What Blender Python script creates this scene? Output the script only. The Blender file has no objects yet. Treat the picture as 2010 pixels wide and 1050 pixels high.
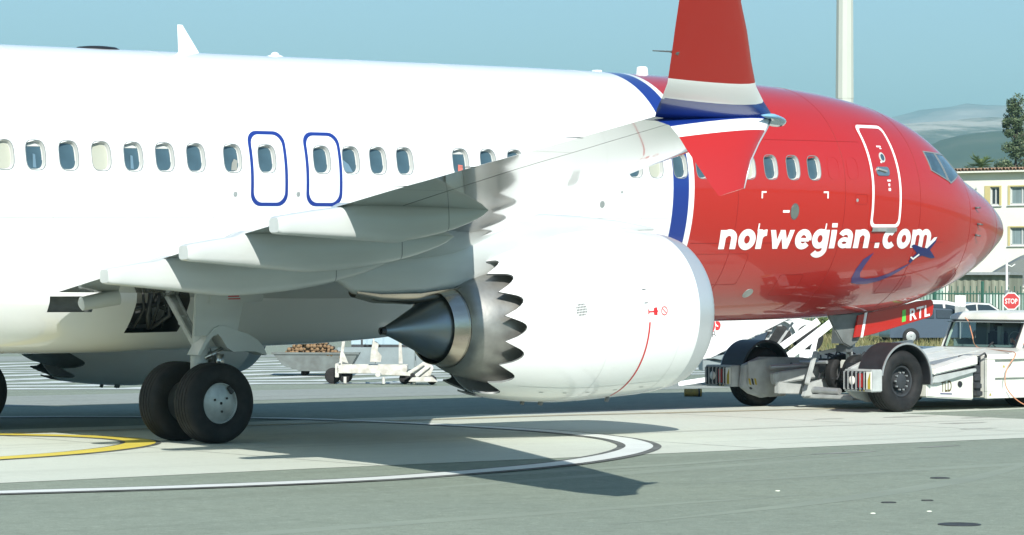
import bpy, bmesh, math, random, bisect
from math import sin, cos, pi, radians, sqrt
from mathutils import Vector, Matrix, Euler
from mathutils.geometry import tessellate_polygon

random.seed(7)
scene = bpy.context.scene
COL = scene.collection

# ------------------------------------------------------------------ camera
CAM_POS = (-41.8824, -35.9985, 2.0471)
YAW, PITCH, ROLL, FPX = 0.6977, 0.0075, 0.003, 5826.757
cd = bpy.data.cameras.new('camera')
cam = bpy.data.objects.new('camera', cd)
COL.objects.link(cam)
cd.sensor_width = 36.0
cd.lens = FPX / 2010.0 * 36.0
cd.clip_start = 0.5
cd.clip_end = 40000
_f = Vector((sin(YAW) * cos(PITCH), cos(YAW) * cos(PITCH), sin(PITCH)))
_r0 = Vector((cos(YAW), -sin(YAW), 0))
_u0 = _r0.cross(_f)
_r = _r0 * cos(ROLL) + _u0 * sin(ROLL)
_u = _r.cross(_f)
cam.matrix_world = Matrix(((_r.x, _u.x, -_f.x, CAM_POS[0]), (_r.y, _u.y, -_f.y, CAM_POS[1]),
                           (_r.z, _u.z, -_f.z, CAM_POS[2]), (0, 0, 0, 1)))
scene.camera = cam

# ------------------------------------------------------------------ sky, sun, exposure
SHX, SHY = 0.74, 1.27            # where the shadow of a point one metre up falls
sun_dir = Vector((-SHX, -SHY, 1.0)).normalized()
elev = math.asin(sun_dir.z)
world = bpy.data.worlds.new('World')
scene.world = world
world.use_nodes = True
wn = world.node_tree
wn.nodes.clear()
out = wn.nodes.new('ShaderNodeOutputWorld')
bg = wn.nodes.new('ShaderNodeBackground')
sky = wn.nodes.new('ShaderNodeTexSky')
sky.sky_type = 'NISHITA'
sky.sun_disc = False
sky.sun_elevation = elev
sky.sun_rotation = math.atan2(sun_dir.x, sun_dir.y)
sky.altitude = 0
sky.air_density = 1.0
sky.dust_density = 0.4
sky.ozone_density = 3.2
bg.inputs['Strength'].default_value = 0.085
wn.links.new(sky.outputs[0], bg.inputs['Color'])
wn.links.new(bg.outputs[0], out.inputs['Surface'])
sd = bpy.data.lights.new('sun', 'SUN')
sd.energy = 4.6
sd.angle = radians(0.53)
sd.color = (1.0, 0.965, 0.89)
sun = bpy.data.objects.new('sun', sd)
COL.objects.link(sun)
sun.rotation_euler = (-sun_dir).to_track_quat('-Z', 'Y').to_euler()
vs = scene.view_settings
vs.view_transform = 'Standard'
vs.look = 'None'
vs.exposure = 0.90
vs.gamma = 1.0
vs.use_curve_mapping = False
HAZE = 1.5e-4
scene.render.engine = 'CYCLES'
scene.cycles.max_bounces = 8
scene.cycles.transparent_max_bounces = 12

# ------------------------------------------------------------------ materials
def mat(name, base, rough=0.5, metal=0.0, coat=0.0, spec=0.5, noise=0.0, nscale=4.0, bump=0.0, bscale=40.0, tint=None, stretch=None, coatrough=0.03):
    """Principled with a gentle noise in colour, a little in roughness, and fine relief."""
    m = bpy.data.materials.new(name)
    m.use_nodes = True
    nt = m.node_tree
    p = nt.nodes['Principled BSDF']
    p.inputs['Base Color'].default_value = (*base, 1)
    p.inputs['Roughness'].default_value = rough
    p.inputs['Metallic'].default_value = metal
    p.inputs['Specular IOR Level'].default_value = spec
    p.inputs['Coat Weight'].default_value = coat
    p.inputs['Coat Roughness'].default_value = coatrough
    tc = nt.nodes.new('ShaderNodeTexCoord')
    src = tc.outputs['Object']
    if stretch:
        mp = nt.nodes.new('ShaderNodeMapping')
        mp.inputs['Scale'].default_value = stretch
        nt.links.new(src, mp.inputs[0])
        src = mp.outputs[0]
    if noise:
        n = nt.nodes.new('ShaderNodeTexNoise')
        n.inputs['Scale'].default_value = nscale
        n.inputs['Detail'].default_value = 5
        nt.links.new(src, n.inputs['Vector'])
        mx = nt.nodes.new('ShaderNodeMix')
        mx.data_type = 'RGBA'
        d = tint if tint else tuple(c * (1 - noise) for c in base)
        mx.inputs[6].default_value = (*base, 1)
        mx.inputs[7].default_value = (*d, 1)
        mr = nt.nodes.new('ShaderNodeMapRange')
        mr.inputs[1].default_value = 0.35
        mr.inputs[2].default_value = 0.7
        nt.links.new(n.outputs[0], mr.inputs[0])
        nt.links.new(mr.outputs[0], mx.inputs[0])
        nt.links.new(mx.outputs[2], p.inputs['Base Color'])
    if bump:
        n2 = nt.nodes.new('ShaderNodeTexNoise')
        n2.inputs['Scale'].default_value = bscale
        n2.inputs['Detail'].default_value = 4
        nt.links.new(src, n2.inputs['Vector'])
        b = nt.nodes.new('ShaderNodeBump')
        b.inputs['Strength'].default_value = bump
        b.inputs['Distance'].default_value = 0.02
        nt.links.new(n2.outputs[0], b.inputs['Height'])
        nt.links.new(b.outputs[0], p.inputs['Normal'])
    return m

def glass(name, tint, refl=0.35, rough=0.02):
    m = bpy.data.materials.new(name)
    m.use_nodes = True
    nt = m.node_tree
    nt.nodes.clear()
    o = nt.nodes.new('ShaderNodeOutputMaterial')
    t = nt.nodes.new('ShaderNodeBsdfTransparent')
    t.inputs[0].default_value = (*tint, 1)
    g = nt.nodes.new('ShaderNodeBsdfGlossy')
    g.inputs['Roughness'].default_value = rough
    fc = nt.nodes.new('ShaderNodeLayerWeight')
    fc.inputs[0].default_value = 0.5
    pw = nt.nodes.new('ShaderNodeMath'); pw.operation = 'POWER'; pw.inputs[1].default_value = 3.0
    lw = nt.nodes.new('ShaderNodeMath'); lw.operation = 'MULTIPLY_ADD'; lw.inputs[1].default_value = refl; lw.inputs[2].default_value = 0.04
    nt.links.new(fc.outputs['Facing'], pw.inputs[0]); nt.links.new(pw.outputs[0], lw.inputs[0])
    mx = nt.nodes.new('ShaderNodeMixShader')
    nt.links.new(lw.outputs[0], mx.inputs[0])
    nt.links.new(t.outputs[0], mx.inputs[1])
    nt.links.new(g.outputs[0], mx.inputs[2])
    nt.links.new(mx.outputs[0], o.inputs['Surface'])
    return m

M = {}
WHITE = (0.77, 0.79, 0.775)
RED = (0.375, 0.0085, 0.0035)
BLUE = (0.006, 0.028, 0.20)
M['white'] = mat('aircraft_white_paint', WHITE, 0.34, coat=0.8, coatrough=.02, noise=0.04, nscale=1.2)
M['red'] = mat('aircraft_red_paint', RED, 0.38, coat=1.0, coatrough=.015)
M['blue'] = mat('aircraft_blue_paint', BLUE, 0.35, coat=0.6)
M['wing'] = mat('wing_grey_paint', (0.31, 0.34, 0.32), 0.19, metal=0.6, coat=0.7, noise=0.10, nscale=1.0, stretch=(1, 0.3, 1), bump=.03, bscale=1.3)
M['wingmetal'] = mat('wing_bare_metal', (0.62, 0.64, 0.62), 0.22, metal=0.9)
M['fairing'] = mat('fairing_grey_paint', (0.51, 0.54, 0.525), 0.32, coat=0.4, noise=0.15, nscale=2.2, stretch=(.35, 1, 1.5))
M['belly'] = mat('belly_white_paint', (0.72, 0.72, 0.67), 0.38, coat=0.25, noise=0.16, nscale=0.8, tint=(0.60, 0.58, 0.48), stretch=(0.35, 1, 1))
M['gearpaint'] = mat('gear_grey_paint', (0.46, 0.49, 0.48), 0.4, noise=0.2, nscale=6)
M['steel'] = mat('bright_steel', (0.62, 0.62, 0.60), 0.28, metal=1.0, noise=0.15, nscale=9)
M['nozzle'] = mat('nozzle_metal', (0.36, 0.36, 0.335), 0.45, metal=0.75, noise=0.25, nscale=5, bump=0.08, bscale=18)
M['ring'] = mat('exhaust_ring_metal', (0.58, 0.52, 0.44), 0.24, metal=1.0, noise=0.3, nscale=3, tint=(0.42, 0.36, 0.30), stretch=(0.3, 2, 2))
M['plug'] = mat('exhaust_plug_metal', (0.20, 0.25, 0.30), 0.36, metal=0.9, noise=0.6, nscale=2.5, tint=(0.24, 0.25, 0.22), stretch=(0.5, 1.6, 1.6))
M['lip'] = mat('inlet_lip_metal', (0.55, 0.58, 0.60), 0.30, metal=0.55)
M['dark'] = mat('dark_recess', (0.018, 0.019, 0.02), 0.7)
M['duct'] = mat('duct_grey', (0.13, 0.14, 0.14), 0.45, metal=0.3, noise=0.2, nscale=8)
M['tyre'] = mat('tyre_rubber', (0.010, 0.011, 0.012), 0.7, spec=.3, noise=0.5, nscale=7, tint=(0.020, 0.020, 0.020), bump=0.25, bscale=30)
M['hub'] = mat('wheel_hub_metal', (0.44, 0.47, 0.46), 0.42, metal=0.5, noise=0.3, nscale=6)
M['pane'] = mat('cabin_window_pane', (0.055, 0.105, 0.135), 0.10, coat=0.5, noise=.35, nscale=2.2)
M['shade'] = mat('cabin_window_blind', (0.36, 0.375, 0.31), 0.5)
M['rim'] = mat('window_rim_metal', (0.24, 0.26, 0.26), 0.4, metal=.3)
M['reveal'] = mat('window_reveal', (0.46, 0.475, 0.455), 0.45)
M['cockpit'] = mat('cockpit_glass', (0.05, 0.10, 0.13), 0.05, coat=1.0, noise=0.5, nscale=6)
M['lens'] = mat('navigation_lens', (0.20, 0.42, 0.62), 0.08, coat=1.0)
M['black'] = mat('black_paint', (0.012, 0.012, 0.013), 0.4)
M['line_seal'] = mat('panel_gap', (0.20, 0.22, 0.22), 0.6)
M['print_white'] = mat('white_lettering', (0.80, 0.81, 0.80), 0.35, coat=0.4)
M['print_blue'] = mat('blue_print', (0.006, 0.013, 0.11), 0.35, coat=0.4)
M['print_swoosh'] = mat('dark_blue_swoosh', (0.05, 0.03, 0.14), 0.35, coat=0.4)
M['print_red'] = mat('red_print', (0.50, 0.02, 0.025), 0.45)
M['green_tag'] = mat('green_print', (0.10, 0.50, 0.07), 0.45)

# ------------------------------------------------------------------ mesh helpers
class MB:
    def __init__(self, off=(0, 0, 0)):
        self.v, self.f, self.o = [], [], Vector(off)
    def add(self, vs, fs):
        b = len(self.v)
        self.v += [tuple(Vector(p)) for p in vs]
        self.f += [tuple(b + i for i in q) for q in fs]
        return self
    def box(self, x0, x1, y0, y1, z0, z1):
        v = [(x, y, z) for z in (z0, z1) for y in (y0, y1) for x in (x0, x1)]
        return self.add(v, [(0, 2, 3, 1), (4, 5, 7, 6), (0, 1, 5, 4), (2, 6, 7, 3), (0, 4, 6, 2), (1, 3, 7, 5)])
    def obox(self, c, ax, ay, az):
        """oriented box from centre and three half vectors"""
        c, ax, ay, az = map(Vector, (c, ax, ay, az))
        v = [c + ax * i + ay * j + az * k for k in (-1, 1) for j in (-1, 1) for i in (-1, 1)]
        return self.add(v, [(0, 2, 3, 1), (4, 5, 7, 6), (0, 1, 5, 4), (2, 6, 7, 3), (0, 4, 6, 2), (1, 3, 7, 5)])
    def bar(self, p, q, w, h, up=(0, 0, 1)):
        p, q = Vector(p), Vector(q)
        d = (q - p)
        a = d.normalized()
        s_ = a.cross(Vector(up))
        if s_.length < 1e-4:
            s_ = a.cross(Vector((0, 1, 0)))
        s_.normalize()
        t = s_.cross(a)
        return self.obox((p + q) / 2, d / 2, s_ * w / 2, t * h / 2)
    def tube(self, pts, r, n=10, caps=True):
        pts = [Vector(p) for p in pts]
        rs = r if isinstance(r, (list, tuple)) else [r] * len(pts)
        rings = []
        ref = Vector((0, 0, 1))
        for i, p in enumerate(pts):
            d = (pts[min(i + 1, len(pts) - 1)] - pts[max(i - 1, 0)]).normalized()
            s_ = d.cross(ref)
            if s_.length < 0.05:
                s_ = d.cross(Vector((0, 1, 0)))
            s_.normalize()
            t = s_.cross(d)
            rings.append([p + (s_ * cos(2 * pi * k / n) + t * sin(2 * pi * k / n)) * rs[i] for k in range(n)])
        return self.loft(rings, True, caps)
    def loft(self, rings, closed=True, caps=True):
        n = len(rings[0])
        v = [p for r in rings for p in r]
        f = []
        for i in range(len(rings) - 1):
            for k in range(n if closed else n - 1):
                a, b = i * n + k, i * n + (k + 1) % n
                f.append((a, b, b + n, a + n))
        if caps and closed:
            f.append(tuple(range(n - 1, -1, -1)))
            f.append(tuple(range((len(rings) - 1) * n, len(rings) * n)))
        return self.add(v, f)
    def lathe(self, prof, c=(0, 0, 0), axis='y', n=40, a0=0, a1=2 * pi, caps=False):
        """prof: list of (along, radius)"""
        full = abs(a1 - a0 - 2 * pi) < 1e-6
        m = n if full else n + 1
        rings = []
        for al, r in prof:
            ring = []
            for k in range(m):
                t = a0 + (a1 - a0) * k / n
                p, q = r * cos(t), r * sin(t)
                if axis == 'y': ring.append((c[0] + p, c[1] + al, c[2] + q))
                elif axis == 'x': ring.append((c[0] + al, c[1] + p, c[2] + q))
                else: ring.append((c[0] + p, c[1] + q, c[2] + al))
            rings.append(ring)
        return self.loft(rings, full, caps)
    def prism(self, poly, vec):
        """planar polygon extruded along vec"""
        n = len(poly)
        vec = Vector(vec)
        v = [Vector(p) for p in poly] + [Vector(p) + vec for p in poly]
        f = [tuple(range(n - 1, -1, -1)), tuple(range(n, 2 * n))]
        f += [(k, (k + 1) % n, n + (k + 1) % n, n + k) for k in range(n)]
        return self.add(v, f)
    def mesh(self, name, smooth=False, angle=None):
        me = bpy.data.meshes.new(name)
        me.from_pydata(self.v, [], self.f)
        bm = bmesh.new()
        bm.from_mesh(me)
        bmesh.ops.recalc_face_normals(bm, faces=bm.faces)
        bm.to_mesh(me)
        bm.free()
        if smooth or angle:
            me.shade_smooth()
            if angle:
                me.set_sharp_from_angle(angle=radians(angle))
        return me
    def build(self, name, m, parent=None, smooth=False, angle=None, bevel=0.0, loc=(0, 0, 0), kind=None, label=None):
        me = self.mesh(name, smooth, angle)
        if bevel:
            bm = bmesh.new()
            bm.from_mesh(me)
            es = [e for e in bm.edges if len(e.link_faces) == 2 and e.calc_face_angle(0) > 0.5]
            bmesh.ops.bevel(bm, geom=es, offset=bevel, segments=2, affect='EDGES', clamp_overlap=True)
            bm.to_mesh(me)
            bm.free()
            me.shade_smooth()
            me.set_sharp_from_angle(angle=radians(35))
        ms = m if isinstance(m, (list, tuple)) else [m]
        for k in ms:
            me.materials.append(k)
        return link(name, me, parent, loc, kind, label)

def link(name, me, parent=None, loc=(0, 0, 0), kind=None, label=None):
    o = bpy.data.objects.new(name, me)
    COL.objects.link(o)
    o.location = loc
    if parent: o.parent = parent
    if kind: o['kind'] = kind
    if label: o['label'] = label
    return o

def tag(o, label=None, cat=None, group=None, kind=None):
    if label: o['label'] = label
    if cat: o['category'] = cat
    if group: o['group'] = group
    if kind: o['kind'] = kind
    return o

def thing(name, label, cat, loc=(0, 0, 0), rot=(0, 0, 0), group=None):
    o = bpy.data.objects.new(name, None)
    COL.objects.link(o)
    o.location = loc
    o.rotation_euler = rot
    o.empty_display_size = 0.3
    return tag(o, label, cat, group)

def copy_tree(src, parent=None, loc=None, rot=None, label=None):
    kids = {}
    for o in COL.objects:
        if o.parent:
            kids.setdefault(o.parent.name, []).append(o)
    def rec(o, par):
        c = o.copy()
        COL.objects.link(c)
        c.parent = par
        for k in kids.get(o.name, []):
            rec(k, c)
        return c
    c = rec(src, parent)
    if loc is not None: c.location = loc
    if rot is not None: c.rotation_euler = rot
    if label: c['label'] = label
    return c

def text_mesh(body, size, bold=0.0, shear=0.0, space=1.0):
    """(bmesh in the x,y plane) lettering from the built-in font"""
    cu = bpy.data.curves.new('lettering', 'FONT')
    cu.body = body
    cu.size = size
    cu.offset = bold
    cu.shear = shear
    cu.space_character = space
    cu.resolution_u = 4
    o = bpy.data.objects.new('lettering', cu)
    COL.objects.link(o)
    dg = bpy.context.evaluated_depsgraph_get()
    me = bpy.data.meshes.new_from_object(o.evaluated_get(dg))
    bpy.data.objects.remove(o)
    bpy.data.curves.remove(cu)
    bm = bmesh.new()
    bm.from_mesh(me)
    bpy.data.meshes.remove(me)
    return bm

def poly_bm(pts):
    bm = bmesh.new()
    vsn = [bm.verts.new((p[0], p[1], 0)) for p in pts]
    for tri in tessellate_polygon([[Vector((p[0], p[1], 0)) for p in pts]]):
        bm.faces.new([vsn[i] for i in tri])
    return bm

def fit_bm(bm, x0, x1, y0, y1):
    """scale flat lettering to fill a rectangle"""
    xs = [v.co.x for v in bm.verts]
    ys = [v.co.y for v in bm.verts]
    ax, bx, ay, by = min(xs), max(xs), min(ys), max(ys)
    for v in bm.verts:
        v.co.x = x0 + (v.co.x - ax) / (bx - ax) * (x1 - x0)
        v.co.y = y0 + (v.co.y - ay) / (by - ay) * (y1 - y0)
    return bm

def flat_sign(bm, origin, ux, uy, name, m, parent=None):
    """place flat bmesh lettering at origin with axes ux, uy (vectors)"""
    o, ux, uy = Vector(origin), Vector(ux), Vector(uy)
    for v in bm.verts:
        v.co = o + ux * v.co.x + uy * v.co.y
    me = bpy.data.meshes.new(name)
    bm.to_mesh(me)
    bm.free()
    me.materials.append(m)
    return link(name, me, parent)
TOP=[(0,2.80),(.06,2.98),(.15,3.09),(.3,3.21),(.5,3.33),(.8,3.48),(1.2,3.66),(1.6,3.82),(1.95,3.97),(2.2,4.16),(2.6,4.48),(2.9,4.66),(3.3,4.84),(3.8,4.99),(4.5,5.13),(5.5,5.25),(6.5,5.32),(8,5.38),(10,5.42),(12,5.436),(28,5.436),(33,5.40),(39,5.10)]
BOT=[(0,2.80),(.06,2.70),(.15,2.63),(.3,2.53),(.5,2.41),(.8,2.24),(1.2,2.03),(1.6,1.86),(2.2,1.67),(3,1.48),(4,1.37),(5,1.33),(6,1.32),(7,1.32),(24,1.34),(27,1.5),(30,2.05),(34,3.2),(39,4.6)]
WID=[(0,0),(.06,.14),(.15,.24),(.3,.37),(.5,.50),(.8,.69),(1.2,.91),(1.6,1.09),(2.2,1.32),(3,1.55),(4,1.72),(5,1.82),(6,1.868),(7,1.88),(27,1.88),(31,1.6),(35,1.0),(39,.2)]
ZM=[(0,2.80),(1,2.92),(2,3.06),(3,3.22),(4,3.36),(5,3.46),(6.5,3.54),(8,3.556),(27,3.556),(33,4.2),(39,4.85)]
def itp(T,s):
    # monotone cubic (Fritsch-Carlson)
    xs=[a for a,_ in T]; ys=[b for _,b in T]
    if s<=xs[0]: return ys[0]
    if s>=xs[-1]: return ys[-1]
    i=bisect.bisect_right(xs,s)-1
    def d(k): return (ys[k+1]-ys[k])/(xs[k+1]-xs[k])
    def m(k):
        if k==0: return d(0)
        if k==len(xs)-1: return d(k-1)
        a,b=d(k-1),d(k)
        if a*b<=0: return 0
        h0,h1=xs[k]-xs[k-1],xs[k+1]-xs[k]
        w1,w2=2*h1+h0,h1+2*h0
        return (w1+w2)/(w1/a+w2/b)
    h=xs[i+1]-xs[i]; t=(s-xs[i])/h
    return (ys[i]*(1+2*t)*(1-t)**2+m(i)*h*t*(1-t)**2+ys[i+1]*t*t*(3-2*t)+m(i+1)*h*t*t*(t-1))
def sec(s,th):
    """th=0 starboard horizontal, pi/2 top, pi port, -pi/2 bottom"""
    w=itp(WID,s); zm=itp(ZM,s); c,n=math.cos(th),math.sin(th)
    z=zm+(itp(TOP,s)-zm)*n if n>=0 else zm+(zm-itp(BOT,s))*n
    return (-s,-w*c,z)
def side(x,z,off=0.0):
    """starboard surface point at (x,z), pushed off metres along the normal"""
    s=-x; w=itp(WID,s); zm=itp(ZM,s)
    h=(itp(TOP,s)-zm) if z>=zm else (zm-itp(BOT,s))
    t=max(-1,min(1,(z-zm)/max(h,1e-6))); y=-w*math.sqrt(max(0,1-t*t))
    if off:
        e=.01
        def Y(xx,zz): return side(xx,zz)[1]
        gx=(Y(x+e,z)-Y(x-e,z))/(2*e); gz=(Y(x,z+e)-Y(x,z-e))/(2*e)
        L=math.sqrt(1+gx*gx+gz*gz); return (x+gx*off/L,y-off/L,z+gz*off/L)
    return (x,y,z)
# ================================================================== AIRLINER
MG = Vector((-19.6, 0, 0))
AP = 0.0169
airliner = thing('airliner', 'white and red twin-jet airliner with blue stripe being pushed back by a white tug', 'airliner',
                 (-19.6, 0, 0), (0, -AP, 0))
OFF = (19.6, 0, 0)       # mesh coordinates run from the nose tip; the airliner's base is at its main wheels
def apart(mb, name, m, **k):
    return mb.build(name, m, airliner, loc=OFF, **k)

STRIPES = (-9.912, -9.572, -9.455)
WZ = 3.845
WIN = [-21.904 - .508, -21.904, -21.424, -20.916, -20.408, -19.90, -19.392, -18.884, -18.272, -17.689, -16.733, -16.216, -15.728, -15.237,
       -14.189, -13.66, -13.13, -12.6, -12.1, -11.6, -11.1, -10.70, -10.262, -9.742, -9.246, -8.738, -8.23, -7.727, -7.218, -6.73]
BL, BH = WZ - .235, WZ + .235
CW = .170
def suploop(w, h, n=36, e=3.2):
    out_ = []
    for k in range(n):
        a = 2 * pi * k / n
        c_, s_ = cos(a), sin(a)
        out_.append((w * abs(c_) ** (2 / e) * (1 if c_ >= 0 else -1), h * abs(s_) ** (2 / e) * (1 if s_ >= 0 else -1)))
    return out_

def build_fuselage():
    ss = [.004, .015, .03, .05, .08, .12, .17, .23, .3, .4, .5, .62, .76, .9, 1.05, 1.2, 1.4, 1.6, 1.75, 1.9, 2.05, 2.2, 2.35, 2.5, 2.7, 2.9, 3.1, 3.3]
    v = 3.55
    while v < 39.01:
        ss.append(v)
        v += .25 if v < 8 else .5
    cells = [(-x - CW, -x + CW) for x in WIN]
    ss = [q for q in ss if not any(a - .07 < q < b + .07 for a, b in cells)]
    for a, b in cells: ss += [a, b]
    for st in STRIPES:
        ss = [q for q in ss if abs(q + st) > .02 or any(abs(q - a) < 1e-6 or abs(q - b) < 1e-6 for a, b in cells)]
        if not any(a - .001 < -st < b + .001 for a, b in cells): ss.append(-st)
    ss = sorted(set(round(q, 4) for q in ss))
    tl, th_ = math.asin((BL - 3.556) / 1.88), math.asin((BH - 3.556) / 1.88)
    KB = 5
    ths = [tl + (th_ - tl) * k / KB for k in range(KB)]
    N = 100
    ths += [th_ + (2 * pi + tl - th_) * k / N for k in range(N)]
    nT = len(ths)
    verts, norms, faces, mats_ = [], [], [], []
    def nrm(s_, t):
        e = 1e-3
        a, b = Vector(sec(s_ + e, t)), Vector(sec(max(s_ - e, 1e-4), t))
        c_, d = Vector(sec(s_, t + e)), Vector(sec(s_, t - e))
        n_ = (a - b).cross(c_ - d)
        if n_.length < 1e-12: return Vector((1, 0, 0))
        n_.normalize()
        p = Vector(sec(s_, t))
        ctr = Vector((-s_, 0, itp(ZM, s_)))
        return n_ if n_.dot(p - ctr) >= 0 else -n_
    def matof(x):
        if x < STRIPES[0]: return 0
        if x < STRIPES[1]: return 1
        if x < STRIPES[2]: return 0
        return 2
    for s_ in ss:
        for t in ths:
            verts.append(sec(s_, t)); norms.append(nrm(s_, t))
    cellset = {}
    for i in range(len(ss) - 1):
        for (a, b), xw in zip(cells, WIN):
            if abs(ss[i] - a) < 2e-4 and abs(ss[i + 1] - b) < 2e-4: cellset[i] = xw
    for i in range(len(ss) - 1):
        mt = matof(-(ss[i] + ss[i + 1]) / 2)
        for k in range(nT):
            if i in cellset and k < KB: continue
            a, b = i * nT + k, i * nT + (k + 1) % nT
            faces.append((a, b, b + nT, a + nT)); mats_.append(mt)
    # nose cap
    verts.append((0, 0, itp(TOP, 0))); norms.append(Vector((1, 0, 0)))
    for k in range(nT):
        faces.append((len(verts) - 1, (k + 1) % nT, k)); mats_.append(2)
    # window holes: stitch the cell's border to the rounded opening
    for i, xw in cellset.items():
        s0, s1 = i * nT, (i + 1) * nT
        loopA = [s0 + k for k in range(KB + 1)] + [s1 + k for k in range(KB, -1, -1)]
        loopB = []
        for dx, dz in suploop(.146, .195):
            p = side(xw + dx, WZ + dz)
            q = Vector(side(xw + dx, WZ + dz, .1)) - Vector(p)
            verts.append(p); norms.append(q.normalized()); loopB.append(len(verts) - 1)
        def ang(ix):
            p = verts[ix]
            return math.atan2((p[2] - WZ) / .235, (p[0] - xw) / CW) % (2 * pi)
        A_ = sorted(loopA, key=ang); B_ = sorted(loopB, key=ang)
        aa = [ang(x) for x in A_]; bb = [ang(x) for x in B_]
        ia = ib = 0
        na, nb = len(A_), len(B_)
        mt = matof(xw)
        while ia < na or ib < nb:
            na_ang = aa[ia] if ia < na and ia + 1 <= na else 99
            fa = (aa[(ia + 1) % na] + (2 * pi if ia + 1 >= na else 0)) if ia < na else 99
            fb = (bb[(ib + 1) % nb] + (2 * pi if ib + 1 >= nb else 0)) if ib < nb else 99
            if fa <= fb:
                faces.append((A_[ia % na], A_[(ia + 1) % na], B_[ib % nb])); ia += 1
            else:
                faces.append((A_[ia % na], B_[(ib + 1) % nb], B_[ib % nb])); ib += 1
            mats_.append(-1 if mt == 9 else mt)
    me = bpy.data.meshes.new('fuselage')
    me.from_pydata(verts, [], faces)
    for m_ in (M['white'], M['blue'], M['red']): me.materials.append(m_)
    me.polygons.foreach_set('material_index', mats_)
    # one consistent winding
    flip = [p.index for p in me.polygons if p.normal.dot(norms[p.vertices[0]]) < 0]
    bm = bmesh.new(); bm.from_mesh(me); bm.faces.ensure_lookup_table()
    bmesh.ops.reverse_faces(bm, faces=[bm.faces[i] for i in flip])
    bm.to_mesh(me); bm.free()
    me.shade_smooth()
    me.normals_split_custom_set_from_vertices([tuple(n_) for n_ in norms])
    return link('fuselage', me, airliner, OFF)
fuselage = build_fuselage()

# ---- cabin windows: rim, reveal and pane, each in its own opening
def window_meshes():
    x0 = -12.0
    def ring(w, h, off):
        return [Vector(side(x0 + dx, WZ + dz, off)) - Vector((x0, 0, 0)) for dx, dz in suploop(w, h)]
    fr = MB()
    fr.loft([ring(.158, .207, .0), ring(.157, .206, .004), ring(.149, .198, .004), ring(.1455, .1945, -.001), ring(.139, .187, -.062), ring(.125, .173, -.064)], True, False)
    rim = fr.mesh('window', angle=40)
    rim.materials.append(M['rim']); rim.materials.append(M['reveal'])
    for p_ in rim.polygons: p_.material_index = 0 if p_.index < 36 * 3 else 1
    pn = MB()
    pn.add(ring(.132, .180, -.063), [tuple(range(36))])
    pane = pn.mesh('pane'); pane.materials.append(M['pane'])
    b = MB()
    lo = [Vector(side(x0 + dx, WZ + max(dz, -.02), -.060)) - Vector((x0, 0, 0)) for dx, dz in suploop(.128, .176)]
    b.add(lo, [tuple(range(36))])
    half = b.mesh('blind'); half.materials.append(M['shade'])
    b = MB()
    b.add(ring(.130, .178, -.060), [tuple(range(36))])
    full = b.mesh('blind'); full.materials.append(M['shade'])
    b = MB()   # top edge of the liner seen behind the pane
    lo = [Vector(side(x0 + dx, WZ + max(dz, .130), -.060)) - Vector((x0, 0, 0)) for dx, dz in suploop(.124, .172)]
    b.add(lo, [tuple(range(36))])
    top = b.mesh('blind'); top.materials.append(M['reveal'])
    return rim, pane, half, full, top
RIM, PANE, HALF, FULL, TOPB = window_meshes()
FULLSET = {-21.904, -20.408, -10.262, -8.23}
TOPSET = {-21.424, -19.392, -14.189, -19.90}
for xw in WIN:
    w = link('window', RIM, airliner, (19.6 + xw, 0, 0))
    link('pane', PANE, w)
    if xw in FULLSET: link('blind', FULL, w)
    elif xw in TOPSET: link('blind', TOPB, w)

# ---- paint films wrapped onto the skin
def wrap(bm, name, m, off=.004, parent=airliner, step=.06, thick=None):
    zs = [v.co.y for v in bm.verts]; xs = [v.co.x for v in bm.verts]
    z = math.floor(min(zs) / step) * step
    while z < max(zs):
        bmesh.ops.bisect_plane(bm, geom=bm.verts[:] + bm.edges[:] + bm.faces[:], plane_co=(0, z, 0), plane_no=(0, 1, 0)); z += step
    if max(xs) > -6.8:
        x = math.floor(min(xs) / .15) * .15
        while x < max(xs):
            bmesh.ops.bisect_plane(bm, geom=bm.verts[:] + bm.edges[:] + bm.faces[:], plane_co=(x, 0, 0), plane_no=(1, 0, 0)); x += .15
    for v in bm.verts: v.co = side(v.co.x, v.co.y, off + v.co.z)
    bmesh.ops.recalc_face_normals(bm, faces=bm.faces)
    me = bpy.data.meshes.new(name)
    bm.to_mesh(me); bm.free()
    me.shade_smooth()
    me.materials.append(m)
    return link(name, me, parent, OFF if parent is airliner else (0, 0, 0))

def rrect(x0, x1, z0, z1, r, n=6, m=14):
    pts = []
    cs = [(x1 - r, z1 - r, 0), (x0 + r, z1 - r, 90), (x0 + r, z0 + r, 180), (x1 - r, z0 + r, 270)]
    for cx, cz, a in cs:
        for k in range(n + 1):
            t = radians(a + 90 * k / n)
            pts.append((cx + r * cos(t), cz + r * sin(t)))
    outp = []
    for i, p in enumerate(pts):
        q = pts[(i + 1) % len(pts)]
        d = math.dist(p, q)
        k = max(1, int(d / .08))
        for j in range(k): outp.append((p[0] + (q[0] - p[0]) * j / k, p[1] + (q[1] - p[1]) * j / k))
    return outp

def outline(x0, x1, z0, z1, r, wd, name, m, off=.004, parent=airliner):
    """painted frame with a little thickness of its own"""
    o = rrect(x0, x1, z0, z1, r)
    cx, cz = (x0 + x1) / 2, (z0 + z1) / 2
    kx, kz = 1 - 2 * wd / (x1 - x0), 1 - 2 * wd / (z1 - z0)
    i_ = [(cx + (p[0] - cx) * kx, cz + (p[1] - cz) * kz) for p in o]
    b = MB()
    b.loft([[side(*p, .0) for p in o], [side(*p, off) for p in o], [side(*p, off) for p in i_], [side(*p, .0) for p in i_]], True, False)
    return b.build(name, m, parent, loc=OFF if parent is airliner else (0, 0, 0), angle=50)

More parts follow.
